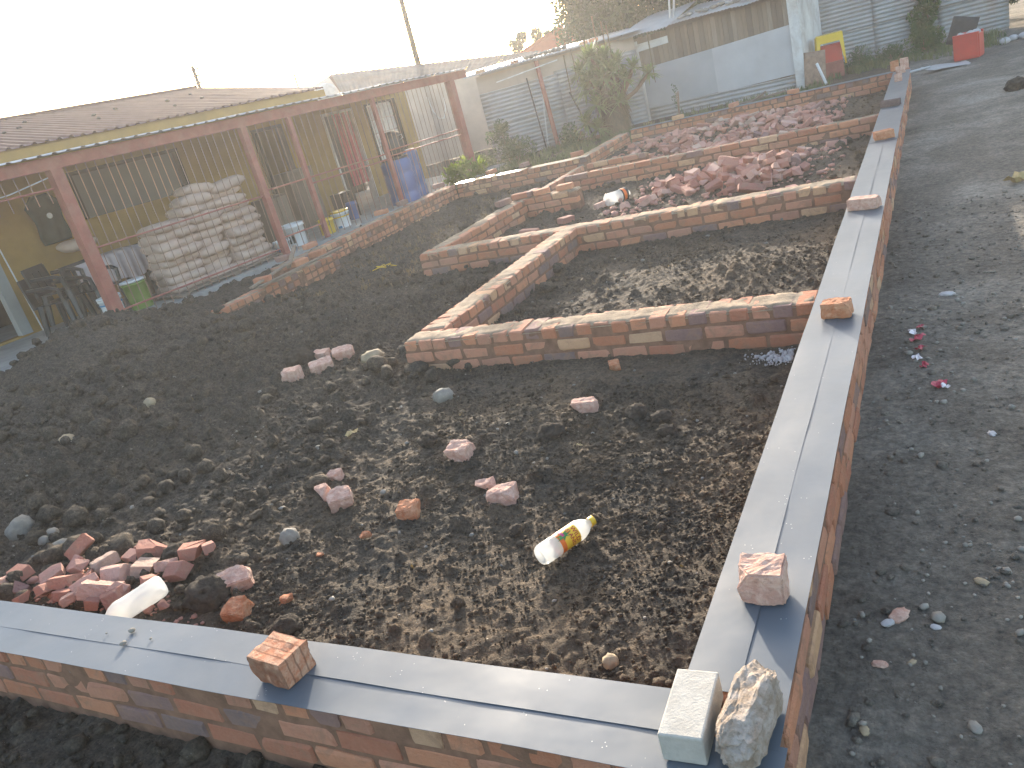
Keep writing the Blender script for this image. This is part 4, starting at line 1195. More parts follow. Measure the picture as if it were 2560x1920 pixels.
# a plank and loose bricks on the low brick step
for k, (a, b, wd, lab) in enumerate((((-6.62, 5.55, -.075), (-6.5, 7.05, -.05), .07, 'long thin plank lying along the brick step'), ((-6.72, 5.5, -.06), (-6.68, 6.25, .03), .05, 'splintered plank propped up on the brick step'), ((-6.70, 6.2, -.03), (-6.85, 6.6, .16), .05, 'short pale board standing against the brick step'))):
    a, b = Vector(a), Vector(b); d = (b - a); mt = d.to_track_quat('X', 'Z').to_matrix().to_4x4(); mt.translation = a
    tag(MB().box(0, d.length, -wd / 2, wd / 2, 0, .022, mt).build('plank', M['plank']), lab, 'plank')
STEP = [(-6.74, 5.75, -.06, .3), (-6.72, 6.45, -.06, 1.3), (-6.75, 6.85, -.06, .2), (-7.02, 6.5, .02, .1), (-7.05, 7.1, .02, 1.5), (-7.06, 8.9, .02, .2), (-7.05, 9.5, .02, 1.5), (-7.08, 10.75, .02, .5), (-6.25, 11.2, .01, 1.4), (-5.6, 11.2, .01, 1.5), (-4.62, 11.2, .01, .4)]
SLAB = ['brick on the near end of the brick step', 'brick halfway along the brick step', 'brick at the far end of the brick step', 'brick on the near end of the ragged wall', 'second brick on the ragged wall by the buckets', 'brick on the ragged wall before the drum', 'brick on the ragged wall beside the drum', 'brick at the far end of the ragged wall', 'brick beside the glaring strip', 'upright brick between two shining strips', 'brick at the corner below the spiky tree']
for k, ((x, y, z, a), lab) in enumerate(zip(STEP, SLAB)):
    loose('brick', lab, 'brick', 'loose bricks on the verandah footing', BRICKS[k % 10], (x, y, z + .005 + BH / 2 - .005), (0, 0, a))
for k, (x, y, z, a, lab) in enumerate(((-4.2, 8.02, .036, .2, 'brick on the near end of the brick stub'), (-4.05, 8.1, .036, 1.4, 'second brick on the stub'), (-3.9, 8.05, .036, .5, 'third brick on the stub'), (-4.32, 7.75, .036, 1.2, 'brick lying just before the stub'), (-3.58, 8.08, .036, .05, 'brick on the outer end of the stub'))):
    loose('brick', lab, 'brick', 'loose bricks on the wall stub', BRICKS[(k + 3) % 10], (x, y, z), (0, 0, a))
for k, (x, y, lab) in enumerate(((-3.55, 13.6, 'brick on the rear wall nearest the spiky tree'), (-2.55, 13.62, 'brick in the middle of the rear wall'), (-1.55, 13.62, 'brick on the rear wall below the white corner board'))):
    loose('brick', lab, 'brick', 'loose bricks on the rear wall', BRICKS[(k + 6) % 10], (x, y, .032), (0, 0, .3 + k))
# ------------------------------------------------------------------ broken bricks
def hero_chunk(seed, dims, rough=0.009, cuts=2, n=9, soft=0.18):
    """larger broken brick with a finely worn surface"""
    lx, ly, lz = dims
    r = random.Random(seed)
    bm = bmesh.new(); bmesh.ops.create_cube(bm, size=1.0)
    for v in bm.verts: v.co = Vector((v.co.x * lx, v.co.y * ly, v.co.z * lz))
    for k in range(cuts):
        c = Vector((r.choice((-1, 1)) * lx / 2, r.choice((-1, 1)) * ly / 2, r.choice((-1, 1)) * lz / 2))
        nrm = Vector((c.x / lx * r.uniform(.4, 1), c.y / ly * r.uniform(.4, 1), c.z / lz * r.uniform(.4, 1))).normalized()
        bmesh.ops.bisect_plane(bm, geom=bm.verts[:] + bm.edges[:] + bm.faces[:], plane_co=c - nrm * r.uniform(0.012, 0.032), plane_no=nrm, clear_outer=True)
        bmesh.ops.holes_fill(bm, edges=[e for e in bm.edges if e.is_boundary])
    bmesh.ops.bevel(bm, geom=bm.edges[:], offset=0.005, segments=2, affect='EDGES', clamp_overlap=True)
    bmesh.ops.triangulate(bm, faces=bm.faces[:])
    bmesh.ops.subdivide_edges(bm, edges=[e for e in bm.edges if e.calc_length() > 0.03], cuts=3, use_grid_fill=True)
    bmesh.ops.triangulate(bm, faces=bm.faces[:])
    bmesh.ops.subdivide_edges(bm, edges=[e for e in bm.edges if e.calc_length() > 0.014], cuts=1, use_grid_fill=True)
    for v in bm.verts:
        d = mnoise.noise(v.co * 28 + Vector((seed, 0, 0))) * .7 + mnoise.noise(v.co * 80 + Vector((0, seed, 0))) * .35 + mnoise.noise(v.co * 190) * .2
        v.co += v.co.normalized() * d * rough * 1.5
    bmesh.ops.triangulate(bm, faces=bm.faces[:])
    me = bpy.data.meshes.new('brick_piece'); bm.to_mesh(me); bm.free()
    return me


def lump_mesh(seed, dims, rough=0.22, sub=3, freq=1.9):
    bm = bmesh.new(); bmesh.ops.create_icosphere(bm, subdivisions=sub, radius=1.0)
    for v in bm.verts:
        p_ = v.co.copy()
        d = mnoise.noise(p_ * freq + Vector((seed * 3.7, 0, 0))) * .6 + mnoise.noise(p_ * freq * 2.6 + Vector((0, seed, 0))) * .35 + mnoise.noise(p_ * freq * 6) * .28
        v.co = Vector((p_.x * dims[0], p_.y * dims[1], p_.z * dims[2])) * (1 + rough * d)
    me = bpy.data.meshes.new('lump'); bm.to_mesh(me); bm.free()
    me.polygons.foreach_set('use_smooth', [True] * len(me.polygons))
    return me


def boulder_mesh(seed, dims, rough=.12, boxy=.72):
    bm = bmesh.new(); bmesh.ops.create_icosphere(bm, subdivisions=5, radius=1.0)
    for v in bm.verts:
        p_ = v.co.copy()
        q = Vector([math.copysign(abs(c) ** boxy, c) for c in p_])
        d = mnoise.noise(p_ * 1.7 + Vector((seed, 0, 0))) * 1.0 + mnoise.noise(p_ * 4.5 + Vector((0, seed, 0))) * .55 + mnoise.noise(p_ * 11) * .3 + mnoise.noise(p_ * 24) * .14
        v.co = Vector((q.x * dims[0], q.y * dims[1], q.z * dims[2])) * (1 + rough * d)
    me = bpy.data.meshes.new('rock'); bm.to_mesh(me); bm.free()
    return me


def mat_hero(name, c, c2, streak=False):
    t_ = NT(name); v = t_.coord('Object')
    n1 = t_.noise(v, 26, 6, .65, .5); n2 = t_.noise(v, 120, 5, .65)
    col = t_.mix(t_.ramp(n1, [(.4, (0, 0, 0)), (.62, (1, 1, 1))]), c, c2)
    col = t_.mix(t_.math('MULTIPLY', t_.ramp(n2, [(.55, (0, 0, 0)), (.72, (1, 1, 1))]), .55), col, tuple(x * .45 for x in c))
    if streak:
        sep = t_.new('ShaderNodeSeparateXYZ'); t_.l(v, sep.inputs[0])
        w_ = t_.new('ShaderNodeTexWave'); w_.wave_type = 'BANDS'; w_.bands_direction = 'Y'; w_.inputs['Scale'].default_value = 11; w_.inputs['Distortion'].default_value = 1.5
        t_.l(v, w_.inputs['Vector'])
        col = t_.mix(t_.math('MULTIPLY', t_.ramp(w_.outputs['Fac'], [(.0, (1, 1, 1)), (.16, (0, 0, 0))]), .6), col, (.12, .05, .03))
    t_.color(col); t_.set(Roughness=.92); t_.b.inputs['Specular IOR Level'].default_value = .18
    t_.bump(t_.math('ADD', t_.noise(v, 140, 6, .7), n1), .8, .006)
    return t_.m


M['hero_pink'] = mat_hero('pale_pink_brick', (0.50, 0.285, 0.215), (0.62, 0.42, 0.33))
M['hero_orange'] = mat_hero('orange_brick', (0.46, 0.175, 0.085), (0.55, 0.29, 0.17))
M['hero_streak'] = mat_hero('grooved_brick', (0.43, 0.18, 0.10), (0.55, 0.33, 0.22), True)
M['hero_dark'] = mat_hero('dark_burnt_brick', (0.12, 0.085, 0.08), (0.17, 0.12, 0.105))
M['paver'] = mat_plain('cement_paver', (0.44, 0.41, 0.36), 0.9, 0.12, 30, 0.35, 160, spec=0.2, dirt=(0.33, 0.29, 0.24), dirt_amt=0.4)
M['quartz'] = mat_hero('pale_rough_rock', (0.27, 0.205, 0.15), (0.40, 0.34, 0.29))

ON = 'bricks weighing down the grey strips'
TOP = 0.010


def on_strip(lab, mesh, mat, x, y, z, rz, rx=0.0):
    return loose('brick', lab, 'brick', ON, mesh, (x, y, TOP + z), (rx, 0, rz), mat=mat)


on_strip('pale pink half brick casting a long shadow on the near strip', hero_chunk(3, (.122, .105, .10), .007, 2), M['hero_pink'], .130, .398, .048, .03)
on_strip('broken orange half brick on the strip where the nearest inner wall joins', hero_chunk(8, (.135, .10, .078), .008, 3), M['hero_orange'], .126, 2.575, .037, -.03)
on_strip('whole brick lying crosswise on the strip', hero_chunk(12, (.205, .105, .08), .005, 2), M['hero_pink'], .115, 4.71, .038, -.25)
on_strip('reddish brick lying askew where the far strips begin', hero_chunk(15, (.17, .105, .08), .006, 2), M['hero_orange'], .12, 7.44, .038, .35)
on_strip('dark burnt brick lying crosswise on the far strip', hero_chunk(18, (.21, .105, .075), .005, 1), M['hero_dark'], .10, 9.62, .036, -.2)
on_strip('half brick standing just before the end of the long wall', hero_chunk(21, (.10, .10, .10), .005, 1), M['hero_pink'], .11, 12.05, .048, 0)
on_strip('brick in front of the two at the end of the long wall', hero_chunk(22, (.13, .10, .10), .005, 1), M['hero_pink'], .11, 13.08, .048, .1)
on_strip('brick over the rear corner where the walls meet', hero_chunk(23, (.12, .10, .15), .005, 1), M['hero_orange'], .01, 13.62, .07, 0)
on_strip('last brick at the very end of the long wall', hero_chunk(24, (.12, .10, .16), .005, 1), M['hero_pink'], .15, 13.66, .075, .1)
on_strip('grooved half brick resting on the front wall strips', hero_chunk(31, (.15, .115, .092), .006, 2), M['hero_streak'], -1.215, -.132, .045, -.12)
bl = MB().box(-.051, .051, -.104, .104, 0, .078)
o = bl.build('paving_block', M['paver']); o.location = (.049, -.103, .0068); o.rotation_euler = (0, 0, .035)
md = o.modifiers.new('bevel', 'BEVEL'); md.width = .005; md.segments = 2
tag(o, 'pale grey cement paving block on the corner of the two walls', 'paving block')
rk = loose('rock', 'rough pale rock beside the cement block on the corner', 'rock', None, boulder_mesh(5.3, (.054, .135, .056), .15), (.180, -.09, .060), (0, .08, -.06), mat=M['quartz'])
loose('soil_clod', 'brown clod of mortar at the left end of the front wall', 'clod', None, lump_mesh(9, (.06, .075, .045), .4, 3, 2), (-3.31, -.10, .045), (0, 0, .2), mat=M['crust'])
for k, (x, y, r_, lab) in enumerate(((-2.03, -.062, .011, 'larger pebble on the inner strip of the front wall'), (-2.0, -.125, .010, 'pebble near the seam of the front strips'), (-1.90, -.085, .005, 'tiny pebble right of the larger one'), (-2.14, -.09, .004, 'smallest pebble left of the seam pebble'))):
    loose('pebble', lab, 'pebble', 'pebbles on the front strips', lump_mesh(40 + k, (r_ * 1.3, r_, r_ * .7), .25, 2), (x, y, .012 + r_ * .4), (0, 0, k), mat=M['stone'])


def gz(x, y): return float(ground_top(np.array([x]), np.array([y]))[0])


def piece(lab, x, y, dims, seed, rz, rx=0.0, mat='hero_pink', sink=.25, cuts=3, ry=0.0, name='brick_piece', cat='brick', grp='broken bricks lying on the dug soil'):
    me = hero_chunk(seed, dims, .007, cuts)
    return loose(name, lab, cat, grp, me, (x, y, float(gh(x, y)) + dims[2] * (.5 - sink) + .012), (rx, ry, rz), mat=M[mat])


piece('squarish pink brick end lying alone in the middle of the soil', -1.61, 1.60, (.125, .10, .085), 51, .1, .15)
piece('thin dirty flake beside the bright half brick', -1.33, 1.33, (.09, .05, .035), 52, .5, .2)
piece('bright half brick with sunlit top right of a flake', -1.19, 1.235, (.13, .085, .07), 53, .25, .05, 'hero_pink')
piece('tilted cube of brick on the left clods', -2.08, 1.165, (.115, .10, .095), 54, .7, .35, 'hero_pink')
piece('speckled brick flake leaning on the tilted cube', -2.23, 1.225, (.11, .06, .07), 55, -.6, .3)
piece('dirty piece of brick half sunk above the tilted cube', -2.30, 1.40, (.085, .06, .05), 56, .4, .3, 'hero_pink', .4)
piece('rounded reddish lump of brick below the speckled flake', -1.62, 1.095, (.10, .085, .065), 57, .2, .2, 'hero_orange')
piece('small orange chip left of the bottle', -1.735, .885, (.06, .035, .03), 58, .9, .3, 'hero_orange')
piece('pale brick cube at the left of the upper group', -3.64, 2.66, (.14, .10, .10), 59, .2, .1)
piece('tilted pale brick in the middle of the upper group', -3.50, 2.83, (.17, .10, .09), 60, .8, .3)
piece('pale brick at the right of the upper group', -3.49, 3.09, (.16, .10, .095), 61, .6, .25)
piece('dirty brick behind the upper group', -3.72, 3.10, (.13, .09, .06), 62, .1, .1, 'hero_pink', .35)
piece('slim pink brick piece on the smooth dark soil', -1.09, 2.06, (.135, .07, .065), 63, .12, .0, 'hero_pink')
piece('small red chip just below the nearest inner wall', -1.135, 2.665, (.06, .05, .05), 64, .4, .3, 'hero_orange')
piece('sunlit pale brick beside the big clod behind the front wall', -2.15, .49, (.14, .095, .085), 65, .75, .35)
piece('reddish pentagon of brick below the big clod', -2.0, .335, (.10, .085, .08), 66, .3, .4, 'hero_orange')
piece('small orange chip in front of the bottle pile', -1.83, .44, (.06, .04, .03), 67, .1, .1, 'hero_orange')
piece('tiny orange bit on the lit soil', -1.86, .72, (.03, .025, .02), 68, .1, .1, 'hero_orange')
piece('flat red piece at the edge of the long wall', -.06, 1.60, (.07, .04, .03), 69, .3, 0, 'hero_orange')
for k, (lab, x, y, d, mt) in enumerate((('smooth grey stone below the sharp brick corner', -2.14, 2.32, (.075, .055, .05), 'stone'), ('grey stone on the soil left of the orange chip', -2.15, .845, (.045, .04, .045), 'stone'), ('large speckled rock at the left edge of the soil', -4.08, .72, (.085, .06, .075), 'stone'),
        ('pale flat stone right of the large speckled rock', -3.77, .71, (.05, .035, .025), 'grit'), ('small pale stone below the flat one', -3.74, .635, (.032, .028, .03), 'grit'), ('dull grey stone left of the brick heap', -3.55, .60, (.06, .045, .03), 'stone'), ('smooth tan stone alone on the left soil', -5.15, 1.79, (.06, .05, .04), 'tan_stone'),
        ('tan stone above the smooth one', -4.8, 2.3, (.05, .04, .045), 'tan_stone'), ('yellowish crumbled stone right of the upper brick group', -3.18, 3.03, (.09, .06, .05), 'tan_stone'), ('tan pebble near the front wall corner', -.36, .32, (.03, .026, .022), 'tan_stone'), ('round brown pebble at the corner of the walls', -.19, .16, (.028, .026, .024), 'tan_stone'))):
    loose('stone', lab, 'stone', 'stones on the dug soil', lump_mesh(70 + k, d, .3, 3), (x, y, gz(x, y) + d[2] * .35), (0, 0, k * .9), mat=M[mt])
for k, (lab, x, y, r_) in enumerate((('big dark clod beside the sunlit pale brick', -2.22, .39, .088), ('round dark clod near the front wall', -1.70, .29, .055), ('dark clod above the brick heap', -2.68, .62, .06), ('dark clod behind the upper brick group', -3.85, 3.0, .10), ('dark clod below the slim brick piece', -1.18, 1.80, .06),
        ('upright clod right of the slim brick piece', -.80, 2.02, .055), ('small clod on the smooth soil near the wall', -.6, 1.86, .04), ('rough clod left of the white grit', -.66, 1.98, .045), ('clod near the bottle neck', -1.02, 1.0, .03), ('clod in the lit soil left of the lone brick end', -1.9, 1.75, .055))):
    loose('soil_clod', lab, 'clod', 'large clods of soil', lump_mesh(90 + k, (r_ * 1.15, r_, r_ * .8), .45, 4, 2.1), (x, y, gz(x, y) + r_ * .3), (0, 0, k), mat=M['clod'])

# heap of broken bricks behind the front wall
HEAP = [(-3.50, .22, .17, .5), (-3.45, .33, .12, .1), (-3.20, .34, .15, .9), (-3.16, .44, .13, .2), (-3.28, .55, .16, 1.1), (-2.84, .41, .18, .8), (-2.96, .37, .12, .3), (-2.88, .55, .11, .0), (-2.96, .46, .14, 1.3),
        (-2.72, .48, .18, .4), (-2.66, .30, .16, 1.0), (-2.80, .60, .15, .7), (-2.93, .63, .09, .1), (-2.53, .61, .15, .6), (-2.45, .65, .10, .9), (-2.48, .47, .13, .2), (-2.78, .29, .20, .5), (-2.97, .24, .12, .2), (-2.88, .29, .15, 1.2),
        (-3.14, .25, .12, .4), (-2.58, .50, .12, .1), (-2.64, .25, .14, .9), (-2.76, .23, .12, .3), (-3.05, .30, .16, .7), (-3.33, .24, .10, .2), (-2.55, .37, .10, 1.2), (-2.36, .28, .08, .5), (-3.08, .40, .10, .2), (-2.9, .22, .1, .9), (-3.25, .20, .1, .1)]
for k, (x, y, s_, a) in enumerate(HEAP):
    me = CHUNKS[k % len(CHUNKS)] if k % 4 else hero_chunk(300 + k, (s_, s_ * .62, s_ * .45), .006, 3)
    sc_ = .85 if k % 4 == 0 else s_ / .175
    row_ = 'front row' if y < .3 else ('back row' if y > .5 else 'middle row'); col_ = 'left end' if x < -3.15 else ('right end' if x < 0 and x > -2.6 else ('left of centre' if x < -2.9 else 'right of centre'))
    siz_ = 'larger' if s_ >= .15 else ('smallest' if s_ < .1 else 'smaller')
    loose('brick_piece', siz_ + ' broken brick, ' + row_ + ', ' + col_ + ' of the low heap behind the front wall', 'brick', 'heap of broken bricks behind the front wall', me, (x, y, float(gh(x, y)) + .03 + rnd.uniform(0, .035)), (rnd.uniform(-.5, .5), rnd.uniform(-.5, .5), a), (sc_, sc_, sc_), mat=M['rubble'] if k % 4 == 0 else None)
p = np.stack([np.random.RandomState(5).normal(-2.85, .28, 260), .22 + np.abs(np.random.RandomState(6).normal(0, .12, 260))], -1)
scatter('brick_rubble', 'crumbs of brick under the heap behind the front wall', 'rubble', p, lognorm(len(p), .012, .5, .005, .03, 7), M['rubble'], 1, .6, .2, 8, ground_top)


# two long heaps between the rear walls
def inpoly(x, y, poly):
    c = False; j = len(poly) - 1
    for i in range(len(poly)):
        (xi, yi), (xj, yj) = poly[i], poly[j]
        if (yi > y) != (yj > y) and x < (xj - xi) * (y - yi) / (yj - yi) + xi: c = not c
        j = i
    return c


def heap(poly, n, label, group, seed, ridge, dens_fn):
    r = random.Random(seed)
    xs = [p_[0] for p_ in poly]; ys = [p_[1] for p_ in poly]
    cell = .05; x0, y0 = min(xs) - .3, min(ys) - .3
    hm = np.zeros((int((max(ys) + .3 - y0) / cell) + 1, int((max(xs) + .3 - x0) / cell) + 1))
    done = 0; tries = 0
    while done < n and tries < n * 40:
        tries += 1
        x = r.uniform(min(xs), max(xs)); y = r.uniform(min(ys), max(ys))
        if not inpoly(x, y, poly) or r.random() > dens_fn(x, y): continue
        big = r.random()
        me = r.choice(RUBBLE_FULL) if big > .80 else r.choice(CHUNKS)
        sc_ = r.uniform(.75, 1.15)
        rad = .075 * sc_
        i, j = int((x - x0) / cell), int((y - y0) / cell)
        win = hm[max(0, j - 1):j + 2, max(0, i - 1):i + 2]
        base = float(win.mean())
        if base > ridge: continue
        zone_ = ('left end', 'left middle', 'centre', 'right middle', 'right end')[min(4, int(5 * (x - min(xs)) / (max(xs) - min(xs))))]; dep_ = ('near side', 'middle', 'far side')[min(2, int(3 * (y - min(ys)) / (max(ys) - min(ys))))]
        loose('brick_piece', ('whole brick' if big > .8 else ('broken lump of brick' if sc_ < .95 else 'larger broken brick')) + ' at the ' + zone_ + ', ' + dep_ + ' of ' + label, 'brick', group, me, (x, y, float(gh(x, y)) + .03 + base), (r.gauss(0, .32), r.gauss(0, .32), r.uniform(0, 6.3)), (sc_, sc_, sc_))
        win[...] = np.maximum(win, base + .05)
        done += 1
    return done


POLY1 = [(-2.66, 7.20), (-2.08, 6.85), (-2.02, 7.45), (-1.1, 6.95), (-.74, 7.4), (-.45, 7.45), (-.6, 8.35), (-1.48, 8.95), (-2.1, 8.35), (-2.5, 8.0)]
POLY2 = [(-3.75, 11.0), (-2.89, 10.6), (-1.3, 10.3), (-.75, 10.9), (-1.0, 12.2), (-2.2, 13.1), (-3.6, 13.3), (-4.1, 12.6)]
heap(POLY1, 130, 'the middle brick heap', 'heap of broken bricks in the middle room', 21, .16, lambda x, y: 1.0 if (x + 1.5) ** 2 + (y - 7.9) ** 2 < .6 else .35)
heap(POLY2, 185, 'the rear brick heap', 'heap of broken bricks in the rear room', 22, .22, lambda x, y: 1.0 if x > -3.2 and abs(y - 11.7) < .9 else .5)
p = field(900, -4.2, -.6, 10.3, 13.3, 33)
scatter('brick_rubble', 'small rubble and brick crumbs under the rear heap', 'rubble', p, lognorm(len(p), .028, .45, .012, .07, 34), M['rubble'], 1, .7, .1, 35, ground_top)
p = field(500, -2.8, -.3, 6.8, 8.9, 36)
scatter('brick_rubble', 'small brick crumbs under the middle heap', 'rubble', p, lognorm(len(p), .018, .5, .008, .05, 37), M['rubble'], 1, .7, .1, 38, ground_top)
for k, (x, y, lab) in enumerate(((-3.55, 6.75, 'brick lying alone inside the second corner'), (-3.25, 7.15, 'brick beside the lone one near the stub'), (-2.7, 6.55, 'brick fragment close behind the second inner wall'), (-3.0, 7.75, 'red brick touching the white bottle'), (-.65, 6.7, 'flat pink slab behind the second inner wall'), (-.45, 8.75, 'grey slab at the right of the middle heap'), (-.75, 8.45, 'brick half on the soil right of the middle heap'))):
    loose('brick', lab, 'brick', 'single bricks in the middle room', RUBBLE_FULL[k % 4], (x, y, float(gh(x, y)) + .04), (rnd.uniform(-.2, .2), .1, k * 1.3))

# ------------------------------------------------------------------ bottles and litter
def mat_clear(name, tint=(.93, .95, .94), rough=.12, mixf=.55):
    t_ = NT(name); out = t_.n['Material Output']
    t_.color(tint); t_.set(Roughness=rough); t_.b.inputs['Specular IOR Level'].default_value = .5
    tr = t_.new('ShaderNodeBsdfTransparent'); tr.inputs[0].default_value = (*tint, 1)
    tl = t_.new('ShaderNodeBsdfTranslucent'); tl.inputs[0].default_value = (.85, .86, .84, 1)
    m1 = t_.new('ShaderNodeMixShader'); m1.inputs[0].default_value = .5; t_.l(tl.outputs[0], m1.inputs[1]); t_.l(t_.b.outputs[0], m1.inputs[2])
    m2 = t_.new('ShaderNodeMixShader'); m2.inputs[0].default_value = mixf; t_.l(tr.outputs[0], m2.inputs[1]); t_.l(m1.outputs[0], m2.inputs[2])
    t_.l(m2.outputs[0], out.inputs['Surface'])
    return t_.m


M['clear'] = mat_clear('hazy_clear_plastic')
M['milky'] = mat_clear('milky_plastic', (.88, .88, .86), .3, .62)
M['label_yellow'] = mat_plain('yellow_label', (0.80, 0.50, 0.03), .5, .08, 30)
M['label_orange'] = mat_plain('orange_label', (0.75, 0.16, 0.02), .5, .12, 40)
M['print_red'] = mat_plain('red_print', (0.45, 0.05, 0.02), .5, .1, 30)
M['print_green'] = mat_plain('green_print', (0.06, 0.22, 0.05), .5, .2, 30)
M['print_magenta'] = mat_plain('magenta_print', (0.5, 0.05, 0.16), .5, .2, 30)
M['wrapper'] = mat_plain('red_wrapper', (0.40, 0.03, 0.06), .5, .3, 60, spec=.5)
M['wrapper_white'] = mat_plain('white_wrapper', (0.75, 0.68, 0.68), .5, .1, 60, spec=.5)
M['dry_leaf'] = mat_plain('dry_leaf', (0.45, 0.33, 0.16), .8, .2, 30)


def bottle(label, a, b, r, z, printed, mat_body, cap_mat=None):
    """bottle lying from its base a to its cap b"""
    a = Vector((*a, z)); b = Vector((*b, z)); L = (b - a).length
    e = empty('bottle', a); tag(e, label, 'bottle')
    q = (b - a).to_track_quat('Z', 'X'); e.rotation_mode = 'QUATERNION'; e.rotation_quaternion = q
    prof = [(.001, .012), (r * .45, .010), (r * .6, .0), (r * .86, .002), (r * .98, L * .05), (r, L * .10), (r, L * .28), (r * .965, L * .295), (r * .965, L * .64), (r, L * .66), (r * .98, L * .72), (r * .80, L * .81), (r * .5, L * .885), (r * .40, L * .91), (r * .40, L * .93)]
    t_ = MB(); t_.lathe(prof, 32, None, False); t_.build('body', mat_body, e, True)
    if cap_mat:
        t_ = MB(); t_.lathe([(r * .46, L * .915), (r * .47, L * .925), (r * .47, L * .995), (r * .42, L), (.001, L)], 24, None, False); t_.build('cap', cap_mat, e, True)
    if not printed: return e
    t_ = MB(); t_.lathe([(r * .975, L * .36), (r * .975, L * .635)], 40, None, False); lb = t_.build('label', M['label_yellow'], e, True)
    t_ = MB(); t_.lathe([(r * .978, L * .30), (r * .978, L * .375)], 40, None, False); t_.build('label_band', M['label_orange'], e, True)
    return e


BA_, BB_ = (-.795, .775), (-.668, 1.03)
bt = bottle('clear juice bottle with yellow tropical label lying on the soil', BA_, BB_, .042, float(gh(-.74, .9)) + .052, True, M['clear'], M['yellow_plastic'])
BLEN = (Vector(BB_) - Vector(BA_)).length
bt.rotation_quaternion.normalize()


def bend_text(body, size, along, around, mat, parent, rad, name='lettering'):
    """flat lettering bent round the bottle; reads round the girth, up is towards the cap"""
    cu = bpy.data.curves.new('lettering', 'FONT'); cu.body = body; cu.size = size; cu.align_x = 'CENTER'; cu.align_y = 'CENTER'; cu.resolution_u = 2; cu.offset = size * .018
    tmp = bpy.data.objects.new('tmp', cu); COL.objects.link(tmp)
    dg = bpy.context.evaluated_depsgraph_get(); me = bpy.data.meshes.new_from_object(tmp.evaluated_get(dg))
    bpy.data.objects.remove(tmp); bpy.data.curves.remove(cu)
    for v in me.vertices:
        a_ = around + v.co.x / rad
        v.co = Vector((rad * math.cos(a_), rad * math.sin(a_), along + v.co.y))
    me.name = name
    return link(name, me, mat, parent)


# angle on the bottle that faces the camera
_q = bt.rotation_quaternion.to_matrix().transposed()
_d = _q @ (Vector(CAM_C) - bt.location)
FACE = math.atan2(_d.y, _d.x)
bend_text('WILD', .026, BLEN * .575, FACE + .12, M['print_red'], bt, .0425)
bend_text('ISLAND', .024, BLEN * .495, FACE + .10, M['print_red'], bt, .0425)
t = MB()
for k in range(7):
    a_ = k * .9
    pts = [(BLEN * .40 + .013 * q * math.cos(a_), FACE - .35 + (.16 * q * math.sin(a_)), .0026 * (3 - q)) for q in range(4)]
    vs_ = []
    for (al, ar, w_) in pts:
        for sg in (-1, 1): vs_.append((.0424 * math.cos(ar + sg * w_ / .042), .0424 * math.sin(ar + sg * w_ / .042), al + sg * w_ * .8))
    t.add(vs_, [(2 * q, 2 * q + 2, 2 * q + 3, 2 * q + 1) for q in range(3)])
t.build('leaf_print', M['print_green'], bt)
t = MB()
t.lathe([(.0427, 0), (.0427, .012)], 40, Matrix.Translation((0, 0, BLEN * .372)), False); 
t.v = [v for v in t.v]
sel = [f for f in t.f if all(abs(((math.atan2(t.v[i][1], t.v[i][0]) - (FACE - .75) + math.pi) % (2 * math.pi)) - math.pi) < .5 for i in f)]
t.f = sel; t.build('fruit_print', M['print_magenta'], bt)
bottle('milky white plastic bottle poking up behind the front wall', (-2.42, .35), (-2.49, .08), .05, -.125, False, M['milky'])
b2 = bottle('clear bottle with small dark label beside the broken brick heap', (-2.93, 7.70), (-2.72, 8.0), .075, float(gh(-2.8, 7.85)) + .08, False, M['milky'])
t = MB(); t.lathe([(.0765, .20), (.0765, .29)], 32, None, False); t.build('label', M['black_print'], b2, True)
t = MB(); t.lathe([(.0775, .22), (.0775, .26)], 32, None, False); t.build('label_band', M['label_orange'], b2, True)


def crumple(label, cat, x, y, z, s_, mat, seed, name, grp=None):
    r = random.Random(seed); vs_ = []; fs_ = []
    for i in range(5):
        for j in range(4): vs_.append(((i / 4 - .5) * s_ * r.uniform(.8, 1.2), (j / 3 - .5) * s_ * .55 * r.uniform(.7, 1.3), r.uniform(0, s_ * .38)))
    for i in range(4):
        for j in range(3): fs_.append((i * 4 + j, i * 4 + 4 + j, i * 4 + 5 + j, i * 4 + 1 + j))
    o_ = loose(name, label, cat, grp, mesh_from(name, vs_, fs_), (x, y, z), (0, 0, r.uniform(0, 6)), mat=mat)
    md_ = o_.modifiers.new('t', 'SOLIDIFY'); md_.thickness = .001
    return o_


for k, (x, y, s_, mt, lab) in enumerate(((.425, 3.12, .06, 'wrapper_white', 'white edged scrap at the far end of the wrapper trail'), (.45, 3.02, .08, 'wrapper', 'dark red wrapper near the far end of the trail'), (.465, 3.18, .05, 'wrapper', 'farthest scrap of red wrapper on the yard'),
        (.47, 2.88, .06, 'wrapper', 'small red scrap in the middle of the trail'), (.455, 2.76, .06, 'wrapper_white', 'pale scrap in the middle of the trail'), (.485, 2.66, .05, 'wrapper', 'thin red scrap below the pale one'), (.55, 2.43, .075, 'wrapper', 'nearest crumpled red wrapper on the yard'), (.57, 2.41, .05, 'wrapper_white', 'white scrap beside the nearest red wrapper'))):
    crumple(lab, 'wrapper', x, y, gz(x, y) + .003, s_, M[mt], k, 'wrapper', 'trail of wrapper scraps on the yard')
crumple('curled dry leaf on the shaded soil', 'leaf', -2.5, 1.84, gz(-2.5, 1.84) + .004, .07, M['dry_leaf'], 31, 'leaf')
crumple('dry leaf on the smooth soil right of the slim brick', 'leaf', -1.0, 1.72, gz(-1.0, 1.72) + .004, .03, M['dry_leaf'], 32, 'leaf')
t = MB()
pts = [(-5.64 + .12 * math.sin(q * 1.9) + .01 * q, 6.6 + .08 * math.cos(q * 2.6), float(gh(-5.6, 6.6)) + .05 + .02 * math.sin(q * 3)) for q in range(16)]
